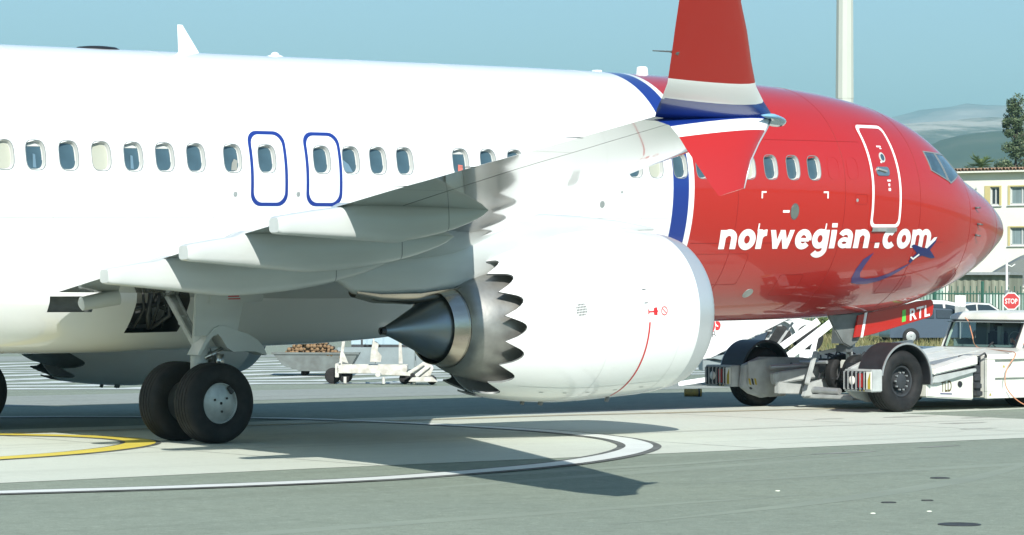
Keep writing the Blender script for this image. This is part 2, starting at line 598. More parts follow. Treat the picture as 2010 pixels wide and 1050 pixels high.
for xw in (-17.664, -16.708):
    d = outline(xw - .318, xw + .318, 3.18, 4.238, .17, .05, 'exit_door', M['blue'])
    outline(xw - .255, xw + .255, 3.245, 4.175, .13, .008, 'door_seam', M['white'], parent=d)
R1 = outline(-5.325, -4.55, 2.87, 4.60, .10, .05, 'service_door', M['print_white'])
outline(-5.365, -4.515, 2.80, 4.64, .11, .007, 'door_seam', M['red'], parent=R1)
b = MB(); b.loft([[side(x, 2.862 + dz, of) for x in [-5.27 + .08 * k for k in range(9)]] for dz, of in ((0, .0), (0, .03), (-.055, .03), (-.055, 0))], False)
b.build('door_sill', M['hub'], R1)
# porthole, handle, small print of the service door
def disc(x, z, rx, rz, off, name, m, parent=airliner, n=20):
    p = [(x + rx * cos(2 * pi * k / n), z + rz * sin(2 * pi * k / n)) for k in range(n)]
    b = MB()
    b.loft([[side(*q, -.002) for q in p], [side(*q, off) for q in p]], True, True)
    return b.build(name, m, parent, loc=OFF if parent is airliner else (0, 0, 0), angle=40)
ph = disc(-4.945, 4.046, .075, .085, .008, 'porthole', M['reveal'], R1)
disc(-4.94, 4.046, .048, .058, .011, 'porthole_glass', M['pane'], R1)
b = MB(); P_ = rrect(-5.19, -4.84, 3.735, 3.885, .06)
b.loft([[side(*q, 0) for q in P_], [side(*q, .014) for q in P_]], True, True)
b.build('handle_plate', M['steel'], R1, angle=40)
b = MB(); b.bar(side(-5.16, 3.845, .03), side(-4.93, 3.80, .03), .03, .035); b.build('handle', M['hub'], R1, bevel=.006)
for (x, z, w_, h_) in ((-5.0, 4.22, .12, .025), (-4.93, 4.19, .05, .02), (-4.92, 3.64, .09, .03), (-4.9, 3.56, .045, .045), (-4.9, 3.48, .06, .05), (-5.02, 3.95, .04, .03)):
    wrap(poly_bm([(x, z), (x + w_, z), (x + w_, z + h_), (x, z + h_)]), 'small_print', M['print_white'], .003, R1)
# cargo door corner marks
def lmark(pts): wrap(poly_bm(pts), 'door_corner_mark', M['print_white'])
lmark([(-7.965, 3.455), (-7.855, 3.455), (-7.855, 3.428), (-7.935, 3.428), (-7.935, 3.34), (-7.965, 3.34)])
lmark([(-6.41, 3.46), (-6.53, 3.46), (-6.53, 3.433), (-6.44, 3.433), (-6.44, 3.345), (-6.41, 3.345)])
lmark([(-7.966, 2.935), (-7.936, 2.935), (-7.936, 2.84), (-7.85, 2.84), (-7.85, 2.812), (-7.966, 2.812)])
lmark([(-6.38, 2.935), (-6.41, 2.935), (-6.41, 2.84), (-6.49, 2.84), (-6.49, 2.812), (-6.38, 2.812)])
# outflow valve, ports, probes
disc(-7.178, 3.129, .10, .135, .004, 'pressure_port_rim', M['duct'])
disc(-7.178, 3.129, .085, .118, .008, 'pressure_port', M['steel'])
wrap(poly_bm([(-7.45, 3.11), (-7.30, 3.11), (-7.30, 3.15), (-7.45, 3.15)]), 'small_print', M['print_white'], .003)
for x, z, r in ((-11.397, 3.229, .052), (-18.243, 3.344, .036), (-17.165, 3.35, .036), (-5.703, 3.319, .028), (-11.0, 3.42, .022), (-11.9, 3.36, .018)):
    disc(x, z, r, r * 1.05, .004, 'static_port', M['hub'])
disc(-7.6, 1.80, .10, .07, .006, 'round_access_panel', M['hub'])
for x, z in ((-2.10, 3.21), (-2.02, 2.93), (-2.06, 2.74)):
    p, q = Vector(side(x, z, 0)), Vector(side(x, z, .06))
    b = MB(); b.tube([p, q, q + Vector((.05, -.005, -.006))], [.022, .016, .012], 8); apart(b, 'air_data_probe', M['duct'], smooth=True)
for x, z in ((-6.26, 3.845), (-5.79, 3.845)):
    outline(x - .135, x + .135, WZ - .185, WZ + .185, .10, .006, 'plugged_window_outline', M['red'], .003)

# ---- the title on the forward fuselage
# heavy italic letters, each drawn from a few thick strokes (x-height 1)
def arcp(cx, cy, rx, ry, a0, a1, n=16):
    return [(cx + rx * cos(radians(a0 + (a1 - a0) * k / n)), cy + ry * sin(radians(a0 + (a1 - a0) * k / n))) for k in range(n + 1)]
def ln(*p):
    o = []
    for a, c_ in zip(p, p[1:]):
        for k in range(6): o.append((a[0] + (c_[0] - a[0]) * k / 6, a[1] + (c_[1] - a[1]) * k / 6))
    return o + [p[-1]]
SWD = .34
GL = {
 'n': (1.02, [(ln((.15, 0), (.15, 1)), SWD), (ln((.80, 0), (.80, .58)) + arcp(.50, .58, .30, .29, 0, 165), SWD)]),
 'o': (1.02, [(arcp(.49, .5, .335, .385, 0, 360, 30), SWD)]),
 'r': (.70, [(ln((.15, 0), (.15, 1)), SWD), (arcp(.52, .50, .37, .36, 165, 85, 8), SWD)]),
 'w': (1.46, [(ln((.14, 1), (.40, 0)), .30), (ln((.40, 0), (.71, 1)), .24), (ln((.71, 1), (1.0, 0)), .30), (ln((1.0, 0), (1.29, 1)), .27)]),
 'e': (1.0, [(arcp(.49, .5, .335, .385, -8, 322, 28), SWD - .02), (ln((.25, .47), (.84, .47)), .19)]),
 'g': (1.04, [(arcp(.45, .52, .32, .37, 0, 360, 28), SWD - .01), (ln((.83, 1), (.83, -.05)) + arcp(.48, -.06, .35, .28, 0, -150, 12), SWD - .02)]),
 'i': (.42, [(ln((.17, 0), (.17, 1)), SWD), (ln((.17, 1.13), (.17, 1.36)), SWD)]),
 'a': (1.0, [(arcp(.41, .30, .27, .185, 0, 360, 24), .235), (ln((.76, 0), (.76, .62)) + arcp(.46, .62, .30, .27, 0, 160), SWD - .02)]),
 'c': (.96, [(arcp(.49, .5, .335, .385, 48, 318, 26), SWD)]),
 'm': (1.54, [(ln((.15, 0), (.15, 1)), SWD - .02), (ln((.74, 0), (.74, .60)) + arcp(.46, .60, .28, .28, 0, 165), SWD - .02), (ln((1.32, 0), (1.32, .60)) + arcp(1.04, .60, .28, .28, 0, 165), SWD - .02)]),
 '.': (.46, [(ln((.17, 0), (.17, .29)), .31)]),
}
def title(txt, x0, x1, zb, xh, shear=-.09):
    bm = bmesh.new(); cur = 0; q = 0
    for ch in txt:
        adv, strokes = GL[ch]
        for path, w in strokes:
            L_, R2 = [], []
            for i_, p in enumerate(path):
                a, c_ = path[max(i_ - 1, 0)], path[min(i_ + 1, len(path) - 1)]
                if path[0] == path[-1] or math.dist(path[0], path[-1]) < 1e-6:
                    if i_ in (0, len(path) - 1): a, c_ = path[-2], path[1]
                dx, dy = c_[0] - a[0], c_[1] - a[1]; l = math.hypot(dx, dy) or 1
                hz_ = ch == 'w'
                nx, ny = (-1, 0) if hz_ else (-dy / l, dx / l)
                L_.append((p[0] + nx * w / 2, p[1] + ny * w / 2)); R2.append((p[0] - nx * w / 2, p[1] - ny * w / 2))
            vs_ = []
            for a, c_ in zip(L_, R2):
                vs_.append((bm.verts.new((cur + a[0] + a[1] * shear, a[1], q * .0004)), bm.verts.new((cur + c_[0] + c_[1] * shear, c_[1], q * .0004))))
            for (a, b1), (c_, d) in zip(vs_, vs_[1:]): bm.faces.new((a, c_, d, b1))
            q = (q + 1) % 4
        cur += adv + .06
    xs = [v.co.x for v in bm.verts]; a, bb = min(xs), max(xs)
    for v in bm.verts:
        v.co.x = x0 + (v.co.x - a) / (bb - a) * (x1 - x0); v.co.y = zb + v.co.y * xh
    wrap(bm, 'title_lettering', M['print_white'], .004)
title('norwegian', -8.79, -5.25, 2.525, .305)
title('.com', -5.10, -3.58, 2.525, .305)
PLANE = [(-3.404, 2.696), (-3.423, 2.62), (-3.542, 2.491), (-3.309, 2.353), (-3.41, 2.34), (-3.721, 2.39), (-3.893, 2.344), (-3.967, 2.266), (-4.039, 2.29), (-4.017, 2.344), (-3.89, 2.435), (-4.107, 2.555), (-4.046, 2.582), (-3.7, 2.512), (-3.514, 2.696)]
wrap(poly_bm(PLANE), 'aeroplane_emblem', M['print_blue'], .007)
wrap(poly_bm([(-3.722, 2.533), (-3.509, 2.699), (-3.42, 2.706), (-3.449, 2.655), (-3.642, 2.512)]), 'emblem_highlight', M['print_white'], .010)
wrap(poly_bm([(-4.046, 2.365), (-4.015, 2.378), (-3.954, 2.351), (-3.827, 2.425), (-3.798, 2.404), (-3.933, 2.317)]), 'emblem_highlight', M['print_white'], .010)
SW = [(-5.053, 2.449), (-5.27, 2.334), (-5.347, 2.177), (-5.347, 2.027), (-5.282, 1.942), (-5.106, 1.917), (-4.854, 1.92), (-4.586, 1.967), (-4.338, 2.049), (-4.105, 2.165), (-3.955, 2.266), (-4.159, 2.2), (-4.428, 2.091), (-4.692, 2.026), (-4.96, 2.006), (-5.134, 2.031), (-5.196, 2.109), (-5.163, 2.243)]
wrap(poly_bm(SW), 'swoosh_emblem', M['print_swoosh'], .004)

# ---- cockpit side windows
def cockpit(pts, name):
    cx = sum(p[0] for p in pts) / len(pts); cz = sum(p[1] for p in pts) / len(pts)
    def dens(ps):
        o = []
        for i, p in enumerate(ps):
            q = ps[(i + 1) % len(ps)]
            for j in range(6): o.append((p[0] + (q[0] - p[0]) * j / 6, p[1] + (q[1] - p[1]) * j / 6))
        return o
    o = dens(pts); i_ = [(cx + (p[0] - cx) * .90, cz + (p[1] - cz) * .90) for p in o]
    b = MB(); b.loft([[side(*p, 0) for p in o], [side(*p, .012) for p in o], [side(*p, .012) for p in i_], [side(*p, .003) for p in i_]], True, False)
    fr = b.build(name, M['rim'], airliner, loc=OFF, angle=40)
    bm = poly_bm(i_)
    wrap(bm, 'glass', M['cockpit'], .006, fr, .05)
cockpit([(-3.60, 4.185), (-3.19, 4.168), (-3.045, 3.665), (-3.56, 3.84)], 'cockpit_window')
cockpit([(-3.17, 4.168), (-2.74, 4.15), (-2.42, 3.80), (-2.98, 3.625), (-3.03, 3.66)], 'cockpit_window')

# ---- skin joints: shallow dark lines round the body and along it
M['seam'] = mat('skin_joint', (0.56, 0.58, 0.57), 0.5)
M['seam_red'] = mat('skin_joint_red', (0.24, 0.008, 0.006), 0.5)
def ring_seam(x, m, w=.0045, t0=-1.35, t1=1.6):
    b = MB(); N = 60
    if x < -12 and m is M['seam']: t0 = -.26
    b.loft([[Vector(sec(-x + d, t0 + (t1 - t0) * k / N)) + Vector((0, -cos(t0 + (t1 - t0) * k / N), sin(t0 + (t1 - t0) * k / N))) * o for k in range(N + 1)] for d, o in ((-w, 0), (-w, .0022), (w, .0022), (w, 0))], False, False)
    apart(b, 'skin_joint', m, smooth=True)
for x in (-10.55, -13.38, -15.0, -18.58, -21.15, -22.7): ring_seam(x, M['seam'])
for x in (-.98, -2.32, -4.0, -6.0, -8.48): ring_seam(x, M['seam_red'], .0045, -1.2 if x < -3 else -1.45)
def long_seam(z, x0, x1, m, w=.0035):
    b = MB(); N = max(4, int((x1 - x0) / .25))
    b.loft([[side(x0 + (x1 - x0) * k / N, z + d, o) for k in range(N + 1)] for d, o in ((-w, 0), (-w, .002), (w, .002), (w, 0))], False, False)
    apart(b, 'skin_joint', m, smooth=True)
for z in (4.55, 3.02): long_seam(z, -27, -9.95, M['seam'])
for z in (4.30,): long_seam(z, -9.4, -5.45, M['seam_red'])
long_seam(2.62, -9.4, -3.2, M['seam_red'], .004)
# access panels outlined on the skin
for x0, x1, z0, z1, m in ((-9.2, -8.02, 1.95, 2.45, 'seam_red'), (-7.1, -6.55, 1.75, 2.1, 'seam_red'), (-4.5, -3.9, 1.75, 2.05, 'seam_red'), (-5.75, -5.45, 3.25, 3.42, 'seam_red'), (-11.9, -11.2, 2.4, 2.8, 'seam'), (-11.0, -10.6, 4.9, 5.1, 'seam')):
    outline(x0, x1, z0, z1, .04, .006, 'access_panel', M[m], .0022)
# red headrest cover seen through one cabin window
b = MB(); b.add([side(-14.189 + dx, 3.845 + dz, -.058) for dx, dz in ((-.02, -.15), (.07, -.15), (.075, -.04), (-.01, -.03))], [(0, 1, 2, 3)])
M['coral'] = mat('coral_cloth', (0.50, 0.14, 0.11), 0.8); apart(b, 'headrest_cover', M['coral'])
b = MB(); b.add([side(-18.272 + dx, 3.845 + dz, -.058) for dx, dz in ((.0, -.165), (.10, -.165), (.115, -.02), (.06, .0), (.02, -.06))], [(0, 1, 2, 3, 4)])
M['cloth'] = mat('pale_seat_cloth', (0.22, 0.23, 0.21), 0.8); apart(b, 'headrest_cover', M['cloth'])
b = MB(); b.add([side(-16.216 + dx, 3.845 + dz, -.058) for dx, dz in ((-.11, -.165), (.06, -.165), (-.01, -.05), (-.11, .02))], [(0, 1, 2, 3)])
M['cloth2'] = mat('blue_seat_cloth', (0.10, 0.18, 0.24), 0.8); apart(b, 'headrest_cover', M['cloth2'])
for xw in (-21.424, -19.90):
    b = MB(); b.add([side(xw + dx, 3.845 + dz, -.058) for dx, dz in ((-.02, -.16), (.03, -.165), (.025, .02), (-.01, .03))], [(0, 1, 2, 3)]); apart(b, 'headrest_cover', M['cloth2'])
# ---- roof antennas
b = MB()
b.loft([[(-17.86 + .0 - t * .0 + dx * (1 - .78 * t) - .06 * t, dy * (1 - .6 * t), 5.40 + .44 * t) for dx, dy in ((-.06, 0), (.0, .02), (.30, .006), (.33, 0), (.30, -.006), (.0, -.02))] for t in (0, .5, .93, 1.0)], True, True)
apart(b, 'blade_antenna', M['white'], angle=40)
b = MB(); b.loft([[(-19.30 + .37 * r * cos(2 * pi * k / 28), .26 * r * sin(2 * pi * k / 28), 5.42 + h) for k in range(28)] for r, h in ((1, -.03), (.98, .01), (.8, .04), (.4, .055), (.05, .058))], True, True)
apart(b, 'antenna_dome', M['black'], smooth=True)
b = MB(); b.loft([[(-16.21 + .14 * r * cos(2 * pi * k / 20), .1 * r * sin(2 * pi * k / 20), 5.43 + h) for k in range(20)] for r, h in ((1, 0), (.9, .02), (.5, .035), (.42, .06), (.2, .075), (.02, .078))], True, True)
apart(b, 'beacon_light', M['white'], smooth=True)
b = MB(); b.loft([[(-8.83 + .10 * r * sx, .05 * r * sy, 5.38 + h) for sx, sy in ((-1, -1), (1, -1), (1, 1), (-1, 1))] for r, h in ((1, 0), (.85, .14), (.75, .16))], True, True)
apart(b, 'box_antenna', M['white'], bevel=.01)
b = MB(); b.box(-9.9, -9.75, -.05, .05, 5.41, 5.45); apart(b, 'low_antenna', M['white'], bevel=.01)

# ---- wing-to-body fairing with the open wheel well
FB = [(12.2, 1.33), (13.4, 1.28), (14.7, 1.22), (16, 1.17), (19.3, 1.145), (21, 1.17), (23, 1.24), (25.6, 1.40)]
KB_ = [(12.2, .01), (13.5, .45), (15, 1), (21.0, 1), (22.6, .75), (24.3, .25), (25.6, .01)]
def fair_pt(s_, th, sgn=-1):
    """th from 0 (widest point of the body) down to pi/2 (keel)"""
    c_, n_ = cos(th), sin(th)
    p = sec(s_, -th)
    k = itp(KB_, s_) * min(1, max(0, (th - .25) / .42)) ** 1.5
    e = .60
    W, B = 1.93, itp(FB, s_)
    yf, zf = W * max(c_, 0) ** e, 3.556 - (3.556 - B) * max(n_, 0) ** (e + .15)
    y, z = -p[1] + .008 * min(1, (th - .25) * 4), p[2] - .006 * n_ * min(1, (th - .25) * 4)
    return (-s_, sgn * (y + (max(yf, y) - y) * k), z + (min(zf, z) - z) * k)
def build_fairing():
    ss = sorted(set([round(12.2 + .15 * k, 3) for k in range(90)] + [18.88, 19.75, 20.42, 21.12]))
    ss = [q for q in ss if q in (18.88, 19.75, 20.42, 21.12) or min(abs(q - h) for h in (18.88, 19.75, 20.42, 21.12)) > .06]
    NA = 44
    ths = [.25 + (pi / 2 - .25) * (k / NA) for k in range(NA + 1)]
    v, f = [], []
    for s_ in ss:
        v += [fair_pt(s_, t, -1) for t in ths] + [fair_pt(s_, t, 1) for t in ths[::-1][1:]]
    n = 2 * NA + 1
    outs = []; skip = set()
    for s0, s1, z0, z1, yd in ((18.88, 19.75, 1.42, 2.2, -.7), (20.42, 21.12, 1.74, 2.02, -1.35)):
        i0, i1 = ss.index(s0), ss.index(s1)
        ks = [k for k in range(NA) if z0 < v[i0 * n + k][2] < z1]
        k0, k1 = ks[0], ks[-1]
        skip |= {(i, k) for i in range(i0, i1) for k in range(k0, k1)}
        loop = [v[i0 * n + k] for k in range(k0, k1 + 1)] + [v[i * n + k1] for i in range(i0 + 1, i1 + 1)] + [v[i1 * n + k] for k in range(k1 - 1, k0 - 1, -1)] + [v[i * n + k0] for i in range(i1 - 1, i0, -1)]
        inner = [(x, max(y, yd) if yd < -1 else yd, z) for x, y, z in loop]
        if yd < -1: inner = [(x, y + .22, z) for x, y, z in loop]
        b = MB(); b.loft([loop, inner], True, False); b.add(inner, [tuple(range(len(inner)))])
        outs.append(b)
    for i in range(len(ss) - 1):
        for k in range(n - 1):
            if (i, k) in skip: continue
            a = i * n + k
            f.append((a, a + 1, a + 1 + n, a + n))
    b = MB(); b.add(v, f)
    o = apart(b, 'wing_body_fairing', M['white'], smooth=True)
    return outs
wb, fb = build_fairing()
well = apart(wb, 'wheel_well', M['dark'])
M['bay'] = mat('painted_shade_grey', (0.17, 0.19, 0.185), 0.6, noise=.3, nscale=5)  # shade inside the flap bay put into a dark base grey
apart(fb, 'flap_bay', M['bay'])
b = MB()
for k in range(7):
    x = -19.66 + .10 * k + .03 * sin(k * 7)
    b.tube([(x, -1.45 - .05 * (k % 3), 2.05), (x + .10 * sin(k * 3), -1.5, 1.85 - .09 * (k % 3)), (x - .12 * cos(k * 5), -1.3, 1.5)], .010 + .012 * (k % 3), 6)
b.tube([(-19.7, -1.4, 1.75), (-19.3, -1.45, 1.82), (-18.95, -1.4, 1.7)], .03, 8); b.obox((-19.1, -1.3, 1.9), (.12, 0, .02), (0, .1, 0), (0, 0, .08))
b.box(-19.6, -19.2, -1.2, -1.1, 1.55, 2.0)
M['hyd'] = mat('dark_hydraulic_lines', (0.05, 0.055, 0.055), 0.5, noise=.5, nscale=9)  # near-black mottled base keeps the lines subdued inside the well
b.build('hydraulic_lines', M['hyd'], well, smooth=True)
# ---- wings: span tables (distance from centreline)
TEX = [(1.4, -21.15), (2, -21.21), (5, -21.65), (7.5, -22.03), (10.1, -22.5), (12.25, -22.97), (14.7, -23.64), (17.2, -24.45)]
TEZ = [(1.4, 1.95), (2, 2.03), (4, 2.29), (6, 2.55), (8, 2.79), (10, 3.01), (12.2, 3.235), (14.5, 3.43), (17.2, 3.63)]
LEX = [(1.4, -13.6), (2.2, -14.3), (5.0, -16.55), (17.2, -23.02)]
LEZ = [(1.4, 2.25), (5.0, 2.66), (9, 3.02), (13, 3.36), (17.2, 3.62)]
TC = [(1.4, .135), (5, .118), (9, .108), (17.2, .095)]
def lin(T, v):
    for (a, p), (b_, q) in zip(T, T[1:]):
        if v <= b_: return p + (q - p) * (v - a) / (b_ - a)
    return T[-1][1]
def wpt(y, u, sgn, side_=-1):
    """u chord fraction from leading edge, sgn +1 upper / -1 lower"""
    xl, zl, xt, zt = lin(LEX, y), lin(LEZ, y), lin(TEX, y), itp(TEZ, y)
    c_ = xl - xt
    tc = lin(TC, y)
    yt = 5 * tc * (.2969 * sqrt(max(u, 0)) - .126 * u - .3516 * u * u + .2843 * u ** 3 - .1015 * u ** 4) * c_
    camb = .02 * 4 * u * (1 - u) * c_
    return (xl + (xt - xl) * u, side_ * y, zl + (zt - zl) * u + camb + sgn * yt * (1.0 if sgn > 0 else .92))
US = [0, .004, .015, .035, .07, .12, .2, .3, .4, .5, .6, .7]
def wing_panel(ys, u0, u1, side_, nm, m, parent=None, gap=.0, drop=0.0):
    us = [u for u in US if u0 < u < u1]
    us = [u0] + us + [u1] if u0 > 0 else us + [u1]
    if u1 == 1: us = [u0 + (1 - u0) * k / 4 for k in range(5)]
    us = sorted(set(us))
    rings = []
    for y in ys:
        up = [wpt(y, u, 1, side_) for u in us]
        lo = [wpt(y, u, -1, side_) for u in us]
        if u0 == 0: lo = lo[1:]
        r = up[::-1] + lo
        if u1 == 1: r = r[1:]          # share the trailing edge point
        rings.append(r)
    b = MB()
    b.loft(rings, True, True)
    o = b.build(nm, m, parent or airliner, loc=OFF if parent is None else (0, 0, 0), angle=32)
    return o
def frange(a, b_, n): return [a + (b_ - a) * k / n for k in range(n + 1)]
for sd_ in (-1, 1):
    w = wing_panel(frange(1.4, 5.0, 8) + frange(5.2, 16.95, 28), 0, .745, sd_, 'wing', M['wing'])
    g = .012
    wing_panel(frange(2.02, 5.35, 6), .752, 1, sd_, 'inboard_flap', M['wing'], w)
    wing_panel(frange(5.35 + g, 11.35, 12), .752, 1, sd_, 'outboard_flap', M['wing'], w)
    wing_panel(frange(11.35 + g, 14.55, 8), .752, 1, sd_, 'aileron', M['wing'], w)
    wing_panel(frange(14.55 + g, 16.94, 6), .752, 1, sd_, 'trailing_edge_panel', M['wing'], w)
    tipc = wing_panel([16.955, 17.08, 17.2], 0, 1, sd_, 'wing_tip', M['blue'], w)
    # flap track fairings
    for yf, dep, L0, L1, hw in ((5.2, .46, 3.6, .77, .20), (7.4, .44, 3.2, .75, .20), (9.9, .40, 2.15, .80, .185)):
        xt, zt = lin(TEX, yf), itp(TEZ, yf)
        rings = []
        N = 26
        for i in range(N + 1):
            t = i / N
            x = xt + L0 - (L0 + L1) * t
            u = (lin(LEX, yf) - x) / (lin(LEX, yf) - xt)
            low = wpt(yf, min(u, 1), -1)[2]
            # belly line and top line
            prof = sin(min(t / .62, 1) * pi / 2) ** .75
            bot = low - dep * prof if x > xt else None
            zb_te = itp(TEZ, yf) - dep * .98
            k = max(0.0, (xt + .9 - x) / (.9 + L1))
            zb = low - dep * prof
            if x < xt + .9:
                zr = wpt(yf, 1 - .9 / (lin(LEX, yf) - xt), -1)[2] - dep
                zb = zr + (zt - .30 - zr) * k
            if x > xt: top = low + .05
            else: top = zt - .005 - .10 * ((xt - x) / L1) ** 1.2
            w_ = hw * (.12 + .88 * sin(min(t / .45, 1) * pi / 2) ** .8) * (1 if t < .7 else 1 - .40 * ((t - .7) / .3))
            h = top - zb
            ring = []
            for q in range(20):
                a = 2 * pi * q / 20
                ca, sa = cos(a), sin(a)
                e = .45
                ring.append((x, sd_ * yf + w_ * abs(ca) ** e * (1 if ca > 0 else -1), (top + zb) / 2 + h / 2 * abs(sa) ** e * (1 if sa > 0 else -1)))
            rings.append(ring)
        lx = rings[-1][0][0]; cyy = sd_ * yf; czz = sum(p[2] for p in rings[-1]) / 20
        rings.append([(lx - .035, cyy + (p[1] - cyy) * .80, czz + (p[2] - czz) * .80) for p in rings[-1]])
        b = MB(); b.loft(rings, True, True)
        ff = b.build('flap_track_fairing', M['fairing'], w, angle=48)
        for q in (6,):
            rA, rB = rings[q], rings[q + 1]
            ctr = (rA[0][0], sd_ * yf, sum(p[2] for p in rA) / 20)
            def gr_(p, f_, k): return (p[0] + (rB[0][0] - p[0]) * f_, ctr[1] + (p[1] - ctr[1]) * k, ctr[2] + (p[2] - ctr[2]) * k)
            sb = MB(); sb.loft([[gr_(p, .0, 1.0) for p in rA], [gr_(p, .02, 1.013) for p in rA], [gr_(p, .10, 1.013) for p in rA], [gr_(p, .12, 1.0) for p in rA]], True, False)
            sb.build('fairing_joint', M['line_seal'], w)
    # tip with the split winglet
    y0 = 17.2
    def tipsec(xl, xt, y, z, th, nrm_, n=10, sl=0.0):
        """thin section: chord from xl to xt, thickness direction nrm_ in the y,z plane"""
        c_ = xl - xt
        o = []
        for k in range(n + 1):
            u = (1 - cos(pi * k / n)) / 2
            yt = 5 * th * (.2969 * sqrt(u) - .126 * u - .3516 * u * u + .2843 * u ** 3 - .1036 * u ** 4) * c_
            o.append((u, yt))
        up = [(xl - u * c_, sd_ * (y + nrm_[0] * t), z + nrm_[1] * t + sl * (1 - u)) for u, t in o]
        lo = [(xl - u * c_, sd_ * (y - nrm_[0] * t), z - nrm_[1] * t + sl * (1 - u)) for u, t in o[1:-1]]
        return up + lo[::-1]
    # upper blade: (y, z, xl, xt, cant of the normal)
    UPB = [(17.2, 3.625, -23.03, -24.46, (0, 1)), (17.34, 3.69, -23.20, -24.562, (-.35, .94)), (17.445, 3.775, -23.39, -24.603, (-.64, .77)), (17.56, 3.89, -23.59, -24.645, (-.78, .62)),
           (17.69, 4.10, -23.775, -24.72, (-.83, .56)), (17.84, 4.345, -23.97, -24.81, (-.85, .53)), (17.98, 4.57, -24.175, -24.89, (-.85, .53)), (18.30, 5.1, -24.50, -25.05, (-.85, .53)), (18.58, 5.55, -24.82, -25.19, (-.85, .53)), (18.66, 5.7, -24.95, -25.24, (-.85, .53))]
    rings = [tipsec(xl, xt, y, z, .09, nn) for y, z, xl, xt, nn in UPB]
    def band(z_):
        return 0 if z_ > 3.93 else (1 if z_ > 3.765 else 2)
    # refine along the span so that the colour bands fall on mesh lines
    def refine(keys, zs):
        outk = []
        for (a, b_) in zip(keys, keys[1:]):
            outk.append(a)
            for z_ in sorted([q for q in zs if min(a[1], b_[1]) + 1e-4 < q < max(a[1], b_[1]) - 1e-4], reverse=b_[1] < a[1]):
                t = (z_ - a[1]) / (b_[1] - a[1])
                outk.append(tuple(a[i] + (b_[i] - a[i]) * t for i in range(4)) + ((a[4][0] + (b_[4][0] - a[4][0]) * t, a[4][1] + (b_[4][1] - a[4][1]) * t),))
        outk.append(keys[-1])
        return outk
    keys = refine(UPB, [3.765, 3.93])
    rings = [tipsec(xl, xt, y, z, .09, nn) for y, z, xl, xt, nn in keys]
    b = MB(); b.loft(rings, True, True)
    wl = b.build('winglet', [M['red'], M['white'], M['blue']], w, angle=45)
    for p in wl.data.polygons:
        zc = sum(wl.data.vertices[i].co.z for i in p.vertices) / len(p.vertices)
        p.material_index = band(zc)
    # lower blade, springing from the tip, canted outboard and down
    LOB = [(17.17, 3.60, -23.06, -24.45, (.1, 1)), (17.34, 3.545, -23.20, -24.42, (.5, .86)), (17.46, 3.45, -23.38, -24.43, (.8, .6)), (17.54, 3.33, -23.55, -24.41, (.93, .36)),
           (17.60, 3.17, -23.71, -24.32, (.94, .33)), (17.68, 2.93, -23.87, -24.17, (.94, .33))]
    keys = refine(LOB, [3.535, 3.44])
    rings = [tipsec(xl, xt, y, z, .075, nn, 10, .07) for y, z, xl, xt, nn in keys]
    b = MB(); b.loft(rings, True, True)
    lb = b.build('lower_winglet', [M['red'], M['white'], M['blue']], w, angle=45)
    nr = len(rings[0])
    for p in lb.data.polygons:
        kk = min(p.vertices) // nr
        zc = (keys[kk][1] + keys[min(kk + 1, len(keys) - 1)][1]) / 2
        p.material_index = 2 if zc > 3.535 else (1 if zc > 3.44 else 0)
    b = MB(); b.tube([(xl + .004, sd_ * y, z + .07) for y, z, xl, xt, nn in LOB[1:]], [.010, .009, .008, .008, .007], 8)
    b.build('edge_highlight_strip', M['lip'], w, smooth=True)  # thin bright strip added as a highlight along the blade's front edge
    # clear lens over the navigation lights in the tip's leading edge
    b = MB()
    rings = []
    for k in range(6):
        t = k / 5
        y_ = 17.18 + .30 * t
        xl = -22.86 - .40 * t ** 1.5
        rings.append(tipsec(xl, xl - .32 + .12 * t, y_, 3.60 + .05 * t, .20 - .04 * t, (-.3 * t, 1), 8))
    b.loft(rings, True, True)
    b.build('navigation_light', M['lens'], w, smooth=True)
    b = MB(); b.tube([(-24.66, sd_ * 17.70, 4.14), (-24.74, sd_ * 17.70, 4.145), (-24.94, sd_ * 17.70, 4.145)], [.028, .008, .005], 6)
    b.build('static_wick', M['duct'], w)
    for yk in (11.6, 13.2, 15.6):
        xt, zt = lin(TEX, yk), itp(TEZ, yk)
        b = MB(); b.tube([(xt + .05, sd_ * yk, zt), (xt - .16, sd_ * yk, zt)], [.006, .003], 5)
        b.build('static_wick', M['duct'], w)
    # flap drive stub beside the fuselage
    if sd_ == -1:
        b = MB()
        b.tube([(-20.88, -2.05, 1.86), (-20.86, -2.05, 1.865), (-20.35, -2.14, 1.95)], [.06, .095, .11], 14)
        b.build('flap_drive_cover', M['fairing'], w, angle=40)

# ---- tail surfaces (behind the left edge of the view)
b = MB()
b.loft([[(xl - u * (xl - xt), s_ * t * (xl - xt), z) for u, t, s_ in ((0, 0, 1), (.3, .05, 1), (1, 0, 1), (.3, .05, -1))] for xl, xt, z in ((-31.0, -38.6, 4.9), (-34.2, -38.9, 6.0), (-37.8, -39.9, 12.3))], True, True)
apart(b, 'tail_fin', M['white'], angle=40)
for s_ in (-1, 1):
    b = MB()
    b.loft([[(xl - u * (xl - xt), s_ * y, z + t * (xl - xt)) for u, t in ((0, 0), (.3, .05), (1, 0), (.3, -.05))] for xl, xt, y, z in ((-33.5, -37.5, .3, 4.6), (-37.6, -39.0, 7.1, 5.35))], True, True)
    apart(b, 'tailplane', M['white'], angle=40)

